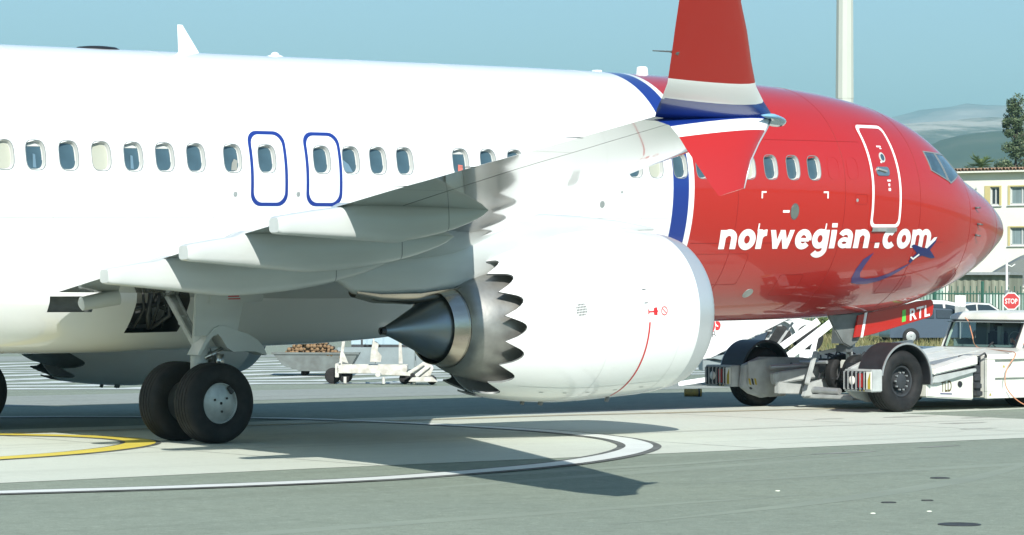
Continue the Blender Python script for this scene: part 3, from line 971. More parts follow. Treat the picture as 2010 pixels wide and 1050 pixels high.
# ---- engines
COWL = [(-12.86, 1.00), (-12.87, 1.03), (-12.92, 1.065), (-13.02, 1.095), (-13.25, 1.135), (-13.6, 1.172), (-14.0, 1.19), (-14.5, 1.193), (-15.0, 1.172), (-15.45, 1.12), (-15.80, 1.06), (-16.05, 1.01), (-16.26, .962)]
def zcen(x): return 1.635 if x > -14 else 1.635 - .155 * min(1, (-14 - x) / 2.4) ** 1.3
NT = 16
def build_engine(yc):
    def ring(x, r, n=72): return [(x, yc + r * sin(2 * pi * k / n), zcen(x) + r * cos(2 * pi * k / n)) for k in range(n)]
    b = MB()
    body = [c_ for c_ in COWL if c_[0] <= -13.25]
    inner = [(-16.25, .93), (-15.9, .98), (-15.3, 1.02)]
    b.loft([ring(x, r) for x, r in body] + [ring(x, r) for x, r in inner], True, False)
    e = apart(b, 'engine', M['white'], angle=50)
    b = MB()
    lip = [(-13.6, .86), (-13.2, .875), (-13.0, .90), (-12.92, .935), (-12.87, .97)] + [c_ for c_ in COWL if c_[0] >= -13.25]
    b.loft([ring(x, r) for x, r in lip], True, False)
    b.build('inlet_lip', M['lip'], e, smooth=True)
    b = MB(); b.loft([ring(-13.6, .86), ring(-14.0, .88), ring(-14.05, .3), ring(-14.0, .05)], True, False)
    b.build('fan', M['duct'], e, angle=40)
    b = MB(); b.loft([ring(-13.98, .26), ring(-13.8, .2), ring(-13.62, .1), ring(-13.55, .01)], True, False)
    b.build('spinner', M['black'], e, smooth=True)
    # chevrons: one tooth each
    for j in range(NT):
        a0, a1 = 2 * pi * j / NT, 2 * pi * (j + 1) / NT
        am = (a0 + a1) / 2
        if abs(((am + pi) % (2 * pi)) - pi) < .16: pass
        K = 10
        vo, vi = [], []
        rows = []
        for k in range(K + 1):
            t = k / K
            a = a0 + (a1 - a0) * t
            q = abs(2 * t - 1)
            L = .30 * (1 - sin(min(q, 1) * pi / 2) ** 1.12)
            row = []
            for m_ in range(4):
                x = -16.26 - L * m_ / 3
                r = .962 - (-16.26 - x) * .235 - .02 * (L * m_ / 3 / .36) ** 2
                row.append((x, r, a))
            rows.append(row)
        bb = MB()
        outer = [[(x, yc + r * sin(a), zcen(x) + r * cos(a)) for x, r, a in row] for row in rows]
        innr = [[(x, yc + (r - .026) * sin(a), zcen(x) + (r - .026) * cos(a)) for x, r, a in row] for row in rows]
        vv = []; ff = []
        for row in outer:
            vv += row
        no = len(vv)
        for row in innr: vv += row
        for k in range(K):
            for m_ in range(3):
                p = k * 4 + m_
                ff.append((p, p + 1, p + 5, p + 4)); ff.append((no + p, no + p + 4, no + p + 5, no + p + 1))
            ff.append((k * 4 + 3, no + k * 4 + 3, no + k * 4 + 7, k * 4 + 7))
        bb.add(vv, ff)
        tooth = bb.build('nozzle_chevron', [M['white'], M['duct']], e, angle=50)
        for p_ in tooth.data.polygons:
            if all(vi >= no for vi in p_.vertices) or (min(p_.vertices) < no <= max(p_.vertices)): p_.material_index = 1
    # fan duct inner wall and aft core
    zc_ = 1.50
    def cr(x, r, n=64, dz=0): return [(x, yc + r * sin(2 * pi * k / n), zc_ + dz + r * cos(2 * pi * k / n)) for k in range(n)]
    b = MB(); b.loft([cr(-15.25, 1.0), cr(-15.28, .84)], True, False)
    b.build('fan_duct', M['duct'], e)
    b = MB(); b.loft([cr(-15.2, .84), cr(-15.6, .82), cr(-15.9, .81), cr(-16.2, .775), cr(-16.5, .71), cr(-16.75, .64), cr(-16.86, .585), cr(-16.88, .55)], True, False)
    b.build('core_cowl', M['nozzle'], e, angle=50)
    b = MB(); b.loft([cr(-16.80, .545), cr(-16.82, .55), cr(-16.90, .542), cr(-16.905, .536), cr(-17.08, .508), cr(-17.13, .497), cr(-17.12, .482), cr(-16.8, .47)], True, False)
    b.build('core_nozzle', M['ring'], e, angle=40)
    b = MB(); b.loft([cr(-16.65, .47), cr(-16.98, .465, dz=0), cr(-17.14, .42, dz=-.005), cr(-17.4, .29, dz=-.012), cr(-17.7, .15, dz=-.02), cr(-17.93, .05, dz=-.027)], True, False)
    b.build('exhaust_plug', M['plug'], e, angle=60)
    b = MB(); b.loft([cr(-17.90, .055, 20, -.027), cr(-17.99, .05, 20, -.03), cr(-17.98, .03, 20, -.03), cr(-17.9, .03, 20, -.03)], True, True)
    b.build('plug_vent', M['black'], e, angle=40)
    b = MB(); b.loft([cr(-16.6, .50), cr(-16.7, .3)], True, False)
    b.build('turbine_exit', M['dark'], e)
    # little drains under the cowl
    b = MB()
    for x, dy in ((-15.2, .0), (-15.45, .1), (-15.3, -.1), (-14.2, -.25)):
        r = lin([(a, r_) for a, r_ in sorted((-q[0], q[1]) for q in COWL)], -x)
        b.tube([(x, yc + dy, zcen(x) - r + .03), (x - .03, yc + dy, zcen(x) - r - .035)], .03, 8)
    b.build('drain_mast', M['duct'], e)
    return e
def eng_pt(x, a, yc, off=.004):
    """point on the cowl, a measured from straight down towards the outboard side"""
    r = itp(sorted((-q[0], q[1]) for q in COWL), -x) + off
    return (x, yc - r * sin(a), zcen(x) - r * cos(a))
for yc in (-4.83, 4.83):
    e = build_engine(yc)
    if yc < 0:
        eng_r = e
        def emark(pts, nm, m, off=.004):
            b = MB(); b.add([eng_pt(x, a, yc, off) for x, a in pts], [tuple(range(len(pts)))]); return b.build(nm, m, e)
        def estrip(path, wd, nm, m, off=.004):
            b = MB(); L_, R_ = [], []
            for i, (x, a) in enumerate(path):
                p, q = path[max(i - 1, 0)], path[min(i + 1, len(path) - 1)]
                dx, da = q[0] - p[0], (q[1] - p[1]) * 1.15
                l = math.hypot(dx, da) or 1
                nx, na = -da / l, dx / l
                L_.append(eng_pt(x + nx * wd / 2, a + na * wd / 2 / 1.15, yc, off)); R_.append(eng_pt(x - nx * wd / 2, a - na * wd / 2 / 1.15, yc, off))
            b.loft([L_, R_], False, False)
            return b.build(nm, m, e)
        # danger line, no-step ring, vent grille, latches
        estrip([(-14.25, 1.48 - .062 * k) for k in range(20)], .030, 'warning_line', M['print_red'])
        ringp = [(-13.98 + .055 * cos(2 * pi * k / 20), 1.60 + .055 / 1.15 * sin(2 * pi * k / 20)) for k in range(21)]
        estrip(ringp, .013, 'warning_ring', M['print_red'])
        estrip([(-13.945, 1.575), (-14.015, 1.625)], .012, 'warning_ring', M['print_red'])
        estrip([(-14.17, 1.60 + .04 * k) for k in (-1, 0, 1)], .02, 'warning_figure', M['print_red'])
        estrip([(-14.27, 1.60), (-14.10, 1.60)], .02, 'warning_figure', M['print_red'])
        estrip([(-14.135, 1.555), (-14.135, 1.645)], .045, 'warning_figure', M['print_red'])
        estrip([(-14.275, 1.57), (-14.275, 1.63)], .02, 'warning_figure', M['print_red'])
        for (x0, a0) in ((-14.35, 1.70), (-14.35, 1.86)):
            emark([(x0, a0), (x0 + .07, a0), (x0 + .07, a0 + .012), (x0, a0 + .012)], 'latch', M['duct'])
        gr = None
        cxg, cag = -15.43, 1.71
        for i in range(-3, 4):
            for j in range(-2, 3):
                dx, dz = i * .024, j * .034
                if (dx / .082) ** 2 + (dz / .085) ** 2 > 1: continue
                x0, a0 = cxg + dx, cag + dz / 1.1
                p = [(x0 - .008, a0 - .011), (x0 + .008, a0 - .011), (x0 + .008, a0 + .011), (x0 - .008, a0 + .011)]
                emark(p, 'vent_slot', M['duct'])
        estrip([(-14.93, .35 + .1 * k) for k in range(26)], .007, 'cowl_seam', M['seam'], .003)
        estrip([(-13.62, .35 + .1 * k) for k in range(26)], .007, 'cowl_seam', M['seam'], .003)
        estrip([(-13.62 - .1 * k, 2.35) for k in range(26)], .007, 'cowl_seam', M['seam'], .003)
        estrip([(-13.62 - .1 * k, .62) for k in range(26)], .007, 'cowl_seam', M['seam'], .003)
        for x0 in (-13.9, -14.4, -14.9, -15.3, -15.7):
            emark([(x0, .50), (x0 + .07, .50), (x0 + .07, .515), (x0, .515)], 'latch', M['hub'])
        # strake on the inboard side is out of sight
    # pylon
    PY = [(-13.1, 2.79, 2.83, .04), (-13.8, 2.78, 2.93, .13), (-14.6, 2.72, 3.0, .20), (-15.3, 2.58, 3.03, .235), (-15.9, 2.32, 3.0, .25), (-16.35, 2.12, 2.9, .26), (-16.8, 2.0, 2.8, .265), (-17.4, 1.93, 2.62, .24), (-18.0, 1.93, 2.5, .17), (-18.42, 1.96, 2.42, .09), (-18.85, 2.25, 2.38, .03)]
    rings = []
    for x, zb, zt, hw in PY:
        rr = []
        for k in range(16):
            a = 2 * pi * k / 16
            ca, sa = cos(a), sin(a)
            rr.append((x, yc + hw * abs(ca) ** .5 * (1 if ca > 0 else -1), (zb + zt) / 2 + (zt - zb) / 2 * abs(sa) ** .5 * (1 if sa > 0 else -1)))
        rings.append(rr)
    b = MB(); b.loft(rings, True, True)
    py = apart(b, 'pylon', M['fairing'], angle=50)
    b = MB()
    b.loft([[(x, yc + hw * cos(pi + pi * k / 10), zb + .05 + (.05 + dp) * sin(pi + pi * k / 10)) for k in range(11)] for x, zb, hw, dp in ((-16.3, 2.10, .275, .05), (-16.9, 1.975, .275, .10), (-17.5, 1.91, .25, .10), (-18.1, 1.91, .17, .07), (-18.44, 1.95, .10, .03))], False, False)
    b.build('heat_shield', M['ring'], py, smooth=True)
    if yc > 0:
        e.location.x -= .72; py.location.x -= .72

# ---- main landing gear
def wheel_profile(R, W, rim):
    return [(-W * .30, rim), (-W * .40, rim + .01), (-W * .47, rim + (R - rim) * .25), (-W * .50, rim + (R - rim) * .55), (-W * .47, R - .055), (-W * .40, R - .018), (-W * .33, R - .004),
            (-W * .24, R), (-W * .235, R - .010), (-W * .215, R - .010), (-W * .21, R), (-W * .09, R + .002), (-W * .085, R - .009), (-W * .065, R - .009), (-W * .06, R + .002),
            (W * .06, R + .002), (W * .065, R - .009), (W * .085, R - .009), (W * .09, R + .002), (W * .21, R), (W * .215, R - .010), (W * .235, R - .010), (W * .24, R),
            (W * .33, R - .004), (W * .40, R - .018), (W * .47, R - .055), (W * .50, rim + (R - rim) * .55), (W * .47, rim + (R - rim) * .25), (W * .40, rim + .01), (W * .30, rim)]
def aircraft_wheel(x, y, z, R, W, out_):
    b = MB(); b.lathe(wheel_profile(R, W, R * .505), (x, y, z), 'y', 64)
    t = apart(b, 'main_wheel' if R > .5 else 'nose_wheel', M['tyre'], angle=55)
    r = R * .51
    b = MB()
    b.lathe([(out_ * W * .30, r), (out_ * W * .36, r * .98), (out_ * W * .36, r * .95), (out_ * W * .30, r * .92), (out_ * W * .34, r * .75), (out_ * W * .385, r * .45), (out_ * W * .40, .02)], (x, y, z), 'y', 48)
    b.build('hub_cap', M['hub'], t, angle=40)
    b = MB()
    b.lathe([(-out_ * W * .30, r), (-out_ * W * .22, r * .9), (-out_ * W * .22, r * .5), (-out_ * W * .35, r * .45), (-out_ * W * .35, .05)], (x, y, z), 'y', 36)
    b.build('brake', M['duct'], t, angle=40)
    for k in range(3):
        a = 2 * pi * k / 3 + .6
        b = MB(); b.lathe([(0, .016), (out_ * .012, .016), (out_ * .012, .001)], (x + .11 * cos(a), y + out_ * W * .392, z + .11 * sin(a)), 'y', 10)
        b.build('hub_bolt', M['black'], t)
    b = MB(); b.obox((x + .16, y + out_ * W * .372, z + .17), (.035, 0, -.045), (0, .012, 0), (.022, 0, .018))
    b.build('hub_plug', M['black'], t, bevel=.006)
    return t
GS = {-1: 0.0, 1: .40}
for s_ in (-1, 1):
    yc = s_ * 2.86
    n_before = len(COL.objects)
    for d in (-1, 1):
        aircraft_wheel(-19.6 - GS[s_], yc + d * .425, .535, .535, .43, d)
    b = MB()
    b.tube([(-19.6, yc - .42, .535), (-19.6, yc + .42, .535)], .075, 14)
    b.tube([(-19.6, yc, .45), (-19.58, yc, 1.15)], .085, 16)
    b.tube([(-19.54, yc, 1.05), (-19.40, yc - s_ * .05, 2.25)], .12, 18)
    st = apart(b, 'main_gear_strut', M['gearpaint'], angle=45)
    b = MB()
    b.bar((-19.58, yc + s_ * .10, 1.20), (-19.22, s_ * 1.62, 1.99), .10, .11, (1, 0, 0))
    b.bar((-19.52, yc + s_ * .02, 1.30), (-19.14, s_ * 1.66, 2.03), .035, .04, (1, 0, 0))
    b.tube([(-19.36, s_ * 2.22, 1.55), (-19.36, s_ * 2.22, 1.68)], .075, 10)
    b.build('side_brace', M['gearpaint'], st, bevel=.012)
    b = MB()
    b.bar((-19.46, yc, .62), (-19.30, yc, .90), .16, .04, (0, 1, 0)); b.bar((-19.30, yc, .90), (-19.44, yc, 1.18), .16, .04, (0, 1, 0))
    b.build('torque_link', M['gearpaint'], st, bevel=.01)
    b = MB()
    for q in range(6):
        yy = yc + s_ * (-.12 + .05 * q)
        b.tube([(-19.45, yy, 1.15 + .05 * (q % 3)), (-19.38, yy - .03, 1.0), (-19.5, yy, .8 - .03 * q)], .012, 6)
    b.obox((-19.40, yc + s_ * .02, 1.12), (.10, 0, .02), (0, .07, 0), (0, 0, .05))
    b.obox((-19.33, yc + s_ * .16, 1.08), (.05, 0, 0), (0, .05, 0), (0, 0, .09))
    b.tube([(-19.52, yc + s_ * .10, 1.12), (-19.26, yc + s_ * .12, 1.23)], .035, 8)
    b.build('brake_lines', M['steel'], st, smooth=True)
    # doors that travel with the strut
    yd = yc + s_ * .17
    b = MB(); b.prism([(-19.76, yd, 1.42), (-19.06, yd, 1.42), (-18.98, yd, 1.72), (-18.92, yd + s_ * .02, 2.02), (-18.90, yd + s_ * .05, 2.28), (-19.74, yd + s_ * .05, 2.30)], (0, s_ * .035, 0))
    b.build('gear_door', M['fairing'], st, bevel=.012)
    b = MB(); b.prism([(-19.55, yd + s_ * .05, 1.84), (-18.66, yd + s_ * .05, 1.87), (-18.62, yd + s_ * .07, 2.26), (-19.45, yd + s_ * .07, 2.28)], (0, s_ * .03, 0))
    b.build('gear_door', M['fairing'], st, bevel=.012)
    if s_ < 0:
        for zz, ww, mm in ((2.02, .16, 'duct'), (1.965, .22, 'print_red'), (1.935, .18, 'print_red'), (1.90, .20, 'print_red')):
            b = MB(); b.add([(-19.24, yd - .088, zz), (-19.24 + ww, yd - .088, zz), (-19.24 + ww, yd - .088, zz + .014), (-19.24, yd - .088, zz + .014)], [(0, 1, 2, 3)])
            b.build('placard', M[mm], st)
    # lower arched fairing over the axle joint
    prof = [(-19.72, 1.17), (-19.64, 1.30), (-19.56, 1.42), (-19.46, 1.515), (-19.37, 1.55), (-19.28, 1.545), (-19.1, 1.49), (-18.9, 1.43), (-18.75, 1.35), (-18.66, 1.26), (-18.60, 1.15)]
    prof_in = [(-19.68, 1.165), (-19.60, 1.27), (-19.53, 1.36), (-19.45, 1.43), (-19.39, 1.44), (-19.33, 1.38), (-19.25, 1.26), (-19.15, 1.20), (-18.95, 1.20), (-18.78, 1.19), (-18.615, 1.135)]
    b = MB()
    rings = []
    for yy in (yc - s_ * .02, yc + s_ * .12, yc + s_ * .21, yc + s_ * .235):
        k = 1.0 if abs(yy - yc) < .22 else .93
        rings.append([(x, yy, z) for x, z in prof] + [(x, yy, z) for x, z in prof_in[::-1]])
    b.loft(rings, True, True)
    b.build('axle_fairing', M['fairing'], st, angle=40)
    st.location.x -= GS[s_]

# ---- nose gear with its door
b = MB()
b.tube([(-4.0, 0, .33), (-3.98, 0, .9)], .06, 12); b.tube([(-3.98, 0, .8), (-3.9, 0, 1.6)], .10, 14)
b.tube([(-4.0, -.24, .335), (-4.0, .24, .335)], .045, 10)
b.bar((-3.92, 0, 1.05), (-3.3, 0, 1.45), .10, .07)
b.obox((-4.12, 0, 1.05), (.13, 0, .02), (0, .16, 0), (.02, 0, .16))
ng = apart(b, 'nose_gear_strut', M['gearpaint'], angle=45)
b = MB()
for k in range(8):
    yy = -.14 + .04 * k
    b.tube([(-4.05, yy, 1.3), (-4.18 + .02 * k, yy * 1.3, 1.0), (-4.08, yy, .62 + .03 * k)], .014, 6)
b.obox((-4.16, -.05, .78), (.08, 0, 0), (0, .12, 0), (0, 0, .06)); b.obox((-4.02, -.14, .62), (.14, 0, .03), (0, .03, 0), (0, 0, .04))
b.build('steering_lines', M['duct'], ng, angle=40)
b = MB(); b.prism([(-4.86, -.33, 1.39), (-3.86, -.33, 1.40), (-3.93, -.31, 1.12), (-4.02, -.26, .90), (-4.2, -.24, .80), (-4.42, -.26, .88), (-4.66, -.31, 1.12)], (0, .05, 0))
b.build('torque_fairing', M['bay'], ng, bevel=.02)  # dark grey stands in for the shade on this fairing
for s_ in (-1, 1):
    aircraft_wheel(-4.0, s_ * .20, .335, .335, .20, s_)
for s_ in (-1, 1):
    y_ = s_ * .36
    b = MB(); b.prism([(-4.02, y_, .985), (-3.72, y_, 1.03), (-2.27, y_, 1.294), (-2.215, y_, 1.34), (-2.185, y_, 1.49), (-2.20, y_, 1.57), (-2.252, y_, 1.605), (-2.613, y_, 1.58), (-3.273, y_, 1.47), (-3.88, y_, 1.40)], (0, s_ * -.035, 0))
    dr = apart(b, 'nose_gear_door', M['red'], bevel=.008)
    if s_ > 0: continue
    b = MB(); b.prism([(-4.24, y_, .975), (-4.075, y_, .985), (-3.965, y_, 1.385), (-4.13, y_, 1.36)], (0, s_ * -.035, 0))
    b.build('door_panel', M['red'], dr, bevel=.008)
    if s_ == -1:
        b = MB(); b.prism([(-4.072, y_ - .004, .972), (-4.02, y_ - .004, .978), (-3.90, y_ - .004, 1.41), (-3.965, y_ - .004, 1.40)], (0, .012, 0))
        b.build('white_edge', M['print_white'], dr)
        ux = Vector((.52, 0, .075)).normalized()
        bm = fit_bm(text_mesh('RTL', 1.0, .022, 0, 1.05), 0, .53, 0, .205)
        flat_sign(bm, (-2.82, y_ - .004, 1.24), ux, Vector((.02, 0, 1)), 'registration_lettering', M['print_white'], dr)
        b = MB(); b.add([(-3.025, y_ - .004, 1.217), (-2.925, y_ - .004, 1.233), (-2.92, y_ - .004, 1.44), (-3.01, y_ - .004, 1.425)], [(0, 1, 2, 3)])
        b.build('green_mark', M['green_tag'], dr)
# ================================================================== GROUND
def ground_mat(name, base, patch, fine, wear=None, fine_scale=90, streak=(0.05, 0.6, 1)):
    """pavement: broad patches, drag streaks along the traffic direction, aggregate speckle and fine relief"""
    m = bpy.data.materials.new(name)
    m.use_nodes = True
    nt = m.node_tree
    p = nt.nodes['Principled BSDF']
    p.inputs['Roughness'].default_value = 0.85
    p.inputs['Specular IOR Level'].default_value = 0.12
    tc = nt.nodes.new('ShaderNodeTexCoord')
    def noise(scale, detail, vec=None, rough=.6):
        n = nt.nodes.new('ShaderNodeTexNoise')
        n.inputs['Scale'].default_value = scale
        n.inputs['Detail'].default_value = detail
        n.inputs['Roughness'].default_value = rough
        nt.links.new(vec if vec else tc.outputs['Object'], n.inputs['Vector'])
        return n.outputs[0]
    def mix(a, b_, f, lo, hi, kind='MIX'):
        mr = nt.nodes.new('ShaderNodeMapRange')
        mr.inputs[1].default_value, mr.inputs[2].default_value = lo, hi
        nt.links.new(f, mr.inputs[0])
        mx = nt.nodes.new('ShaderNodeMix'); mx.data_type = 'RGBA'
        nt.links.new(mr.outputs[0], mx.inputs[0])
        for i, c_ in ((6, a), (7, b_)):
            if isinstance(c_, tuple): mx.inputs[i].default_value = (*c_, 1)
            else: nt.links.new(c_, mx.inputs[i])
        return mx.outputs[2]
    mp = nt.nodes.new('ShaderNodeMapping'); mp.inputs['Scale'].default_value = streak
    nt.links.new(tc.outputs['Object'], mp.inputs[0])
    c_ = mix(base, patch, noise(.22, 4), .38, .66)
    c_ = mix(c_, tuple(v * .78 for v in base), noise(1.5, 5, mp.outputs[0]), .50, .76)
    amp = 1.0 if base[0] < .3 else .35
    c_ = mix(c_, tuple(v * (1 - .34 * amp) for v in base), noise(2.6, 7, None, .8), .49, .76)
    c_ = mix(c_, tuple(min(1, v * (1 + .38 * amp)) for v in base), noise(6.3, 7, None, .8), .52, .76)
    if wear: c_ = mix(c_, wear, noise(.9, 6, mp.outputs[0], .7), .60, .80)
    c_ = mix(c_, tuple(v * (1 - .3 * amp) for v in base), noise(14, 5, None, .8), .52, .70)
    c_ = mix(c_, tuple(v * fine for v in base), noise(fine_scale, 2), .50, .72)
    c_ = mix(c_, tuple(min(1, v * 1.25) for v in base), noise(fine_scale * 1.7, 1), .60, .78)
    nt.links.new(c_, p.inputs['Base Color'])
    b = nt.nodes.new('ShaderNodeBump'); b.inputs['Strength'].default_value = .5; b.inputs['Distance'].default_value = .012
    nt.links.new(noise(fine_scale * .8, 3), b.inputs['Height'])
    nt.links.new(b.outputs[0], p.inputs['Normal'])
    return m
M['asphalt'] = ground_mat('worn_grey_asphalt', (0.248, 0.288, 0.232), (0.226, 0.266, 0.22), .55, (0.27, 0.305, 0.245))
M['asphalt2'] = ground_mat('darker_asphalt', (0.175, 0.19, 0.165), (0.20, 0.215, 0.19), .7, (0.23, 0.24, 0.21), 60)
M['concrete'] = ground_mat('pale_concrete', (0.51, 0.54, 0.465), (0.485, 0.515, 0.45), .88, (0.36, 0.375, 0.33), 60)
M['concrete2'] = ground_mat('far_concrete', (0.28, 0.31, 0.285), (0.25, 0.28, 0.26), .85, (0.22, 0.24, 0.22), 40)
M['earth'] = mat('dry_grassland', (0.16, 0.17, 0.07), 0.95, noise=.4, nscale=.3)
M['line_white'] = mat('white_ground_paint', (0.62, 0.65, 0.62), 0.7, noise=.12, nscale=3, stretch=(.4, 1, 1))
M['line_white_old'] = mat('worn_white_ground_paint', (0.60, 0.64, 0.62), 0.75, noise=.5, nscale=1.4, tint=(.36, .40, .38))
M['line_yellow'] = mat('yellow_ground_paint', (0.62, 0.50, 0.065), 0.7, noise=.15, nscale=4, stretch=(.4, 1, 1))
M['line_yellow_old'] = mat('faded_yellow_ground_paint', (0.36, 0.31, 0.16), 0.8, noise=.35, nscale=1.6, tint=(.36, .36, .30), stretch=(.3, 1, 1))
M['line_black'] = mat('black_line_border', (0.055, 0.06, 0.056), 0.8, noise=.5, nscale=2, tint=(.14, .15, .14))

def sheet(poly, z, name, m, kind='structure'):
    b = MB(); b.add([(x, y, z) for x, y in poly], [tuple(range(len(poly)))])
    o = b.build(name, m)
    if kind: o['kind'] = kind
    return o
b = MB()
R_ = 14000
b.add([(-R_, -R_, -.06), (R_, -R_, -.06), (R_, R_, -.06), (-R_, R_, -.06)], [(0, 1, 2, 3)])
b.build('ground', M['earth'])['kind'] = 'structure'
# apron: asphalt reaching to the grass line
sheet([(-200, -120), (90, -120), (60, 20), (38, 44), (26, 62), (-60, 190), (-200, 190)], -.004, 'apron', M['asphalt'])
sheet([(-200, -8.65), (-40, -8.62), (-26, -8.63), (-21.9, -8.55), (-16.5, -8.67), (-9.8, -8.80), (-5.0, -8.85), (-5.0, -2.15), (60, -2.0), (60, 1.6), (-200, 1.8)], .0, 'concrete_strip', M['concrete'])
sheet([(-200, 9.1), (40, 8.9), (40, 13.2), (-200, 13.6)], .0, 'far_concrete_strip', M['concrete2'])
sheet([(-200, 37), (-30, 37), (12, 37), (12, 42), (-200, 44)], .0, 'perimeter_road', M['concrete2'])
def crv(pts, n=10):
    """Catmull-Rom through the points"""
    o = []
    for i in range(len(pts) - 1):
        p0, p1, p2, p3 = pts[max(i - 1, 0)], pts[i], pts[i + 1], pts[min(i + 2, len(pts) - 1)]
        for k in range(n):
            t = k / n
            o.append(tuple(.5 * ((2 * p1[j]) + (p2[j] - p0[j]) * t + (2 * p0[j] - 5 * p1[j] + 4 * p2[j] - p3[j]) * t * t + (3 * p1[j] - p0[j] - 3 * p2[j] + p3[j]) * t ** 3) for j in range(2)))
    o.append(pts[-1])
    return o
def stripe(path, wd, z, name, m):
    L_, R2 = [], []
    for i, p in enumerate(path):
        a, c_ = path[max(i - 1, 0)], path[min(i + 1, len(path) - 1)]
        dx, dy = c_[0] - a[0], c_[1] - a[1]
        l = math.hypot(dx, dy) or 1
        w = wd[i] if isinstance(wd, list) else wd
        L_.append((p[0] - dy / l * w / 2, p[1] + dx / l * w / 2, z)); R2.append((p[0] + dy / l * w / 2, p[1] - dx / l * w / 2, z))
    b = MB(); b.loft([L_, R2], False, False)
    o = b.build(name, m); o['kind'] = 'structure'
    return o
wp = crv([(-60, 3.5), (-45, -4.3), (-36, -7.5), (-30.5, -9.05), (-26.7, -9.95), (-24.86, -10.36), (-22.72, -10.53), (-21.07, -10.26), (-19.59, -9.83), (-18.37, -9.30), (-16.86, -8.36), (-15.62, -7.28), (-14.75, -6.05), (-14.25, -4.9), (-13.92, -3.6), (-13.82, -2.5), (-13.83, -1.3), (-13.92, 0.0), (-14.2, 1.5), (-14.79, 2.7), (-15.89, 3.9), (-17.84, 5.3), (-24, 8.0), (-40, 11)])
stripe(wp, .58, .006, 'white_line_border', M['line_black'])
stripe(wp, .36, .010, 'white_guide_line', M['line_white'])
yp = crv([(-45, -5.2), (-30, -5.1), (-25, -4.95), (-23.7, -4.72), (-22.85, -4.45), (-22.05, -4.08), (-21.15, -3.48), (-20.45, -2.8), (-20.05, -2.05), (-19.97, -1.3), (-20.15, -.55), (-20.65, 0.25), (-21.6, 1.2), (-23.5, 2.6), (-28, 4.4)])
stripe(yp, .54, .006, 'yellow_line_border', M['line_black'])
stripe(yp, .40, .010, 'yellow_guide_line', M['line_yellow'])
stripe([(-60, .62), (-20, .60), (-10.1, .58), (-8.2, .30), (-4.9, -.04), (-3.3, -.36), (-1.7, -.69), (4, -1.3)], .26, .006, 'faded_centre_line', M['line_yellow_old'])
# worn zigzag hatching across the service road
for i in range(10):
    y0 = 16.2 + 2.05 * i
    path, q = [], 0
    x = -34.0
    while x < 14:
        path.append((x, y0 + (.75 if q % 2 else -.55) + random.uniform(-.15, .15))); x += 2.4 if q % 2 else 3.9; q += 1
    stripe(path, .95 - .02 * i, .004, 'zigzag_marking', M['line_white_old'])
# small round fittings in the pavement
M['iron'] = mat('cast_iron', (0.035, 0.04, 0.038), 0.6, noise=.4, nscale=12, bump=.2)
M['stud'] = mat('reflector_stud', (0.72, 0.76, 0.60), 0.3)
for (x, y, r), lab in zip([(-17.38, -14.08, .11), (-20.61, -16.31, .075), (-20.1, -16.35, .06), (-22.11, -18.54, .19)],
                          ['small dark round cover in the asphalt farthest from the camera', 'dark round cover in the asphalt, left one of a close pair', 'dark round cover in the asphalt, right one of a close pair', 'largest dark round cover in the asphalt nearest the camera']):
    b = MB(); b.lathe([(0, r), (.006, r), (.008, r * .93), (.005, r * .9), (.006, .001)], (x, y, -.004), 'z', 28)
    tag(b.build('ground_cover', M['iron'], angle=30), lab, 'cover', 'round covers in the asphalt')
for (x, y), lab in zip([(-20.27, -14.46), (-21.75, -17.17), (-21.15, -17.32)], ['pale stud in the asphalt nearest the wing shadow', 'pale stud in the asphalt, left of a pair', 'pale stud in the asphalt, right of a pair']):
    b = MB(); b.lathe([(0, .026), (.005, .024), (.008, .014), (.009, .001)], (x, y, -.004), 'z', 14)
    tag(b.build('road_stud', M['stud'], smooth=True), lab, 'stud', 'pale studs in the asphalt')
# dark rubber stains
M['stain'] = mat('rubber_stain', (0.12, 0.13, 0.12), 0.8, noise=.6, nscale=2, tint=(.30, .31, .28))
M['stain2'] = mat('rubber_stain_on_concrete', (0.27, 0.28, 0.245), 0.8, noise=.6, nscale=2, tint=(.44, .465, .40))
for x, y, rx, ry, m in ((-5.8, -3.1, .55, .16, 'stain2'), (-5.3, -4.0, .35, .10, 'stain2'), (-6.9, -5.2, .5, .12, 'stain2'), (-8.2, -6.6, .4, .1, 'stain2'), (-14.5, -9.9, .6, .10, 'stain'), (-12.4, -9.6, .4, .07, 'stain'), (-7.5, -2.9, .35, .08, 'stain2')):
    pts = []
    for k in range(22):
        a = 2 * pi * k / 22
        j = 1 + random.uniform(-.25, .25)
        pts.append((x + rx * j * cos(a), y + ry * j * sin(a)))
    sheet(pts, .0030 if m == 'stain2' else -.0012, 'rubber_stain', M[m])

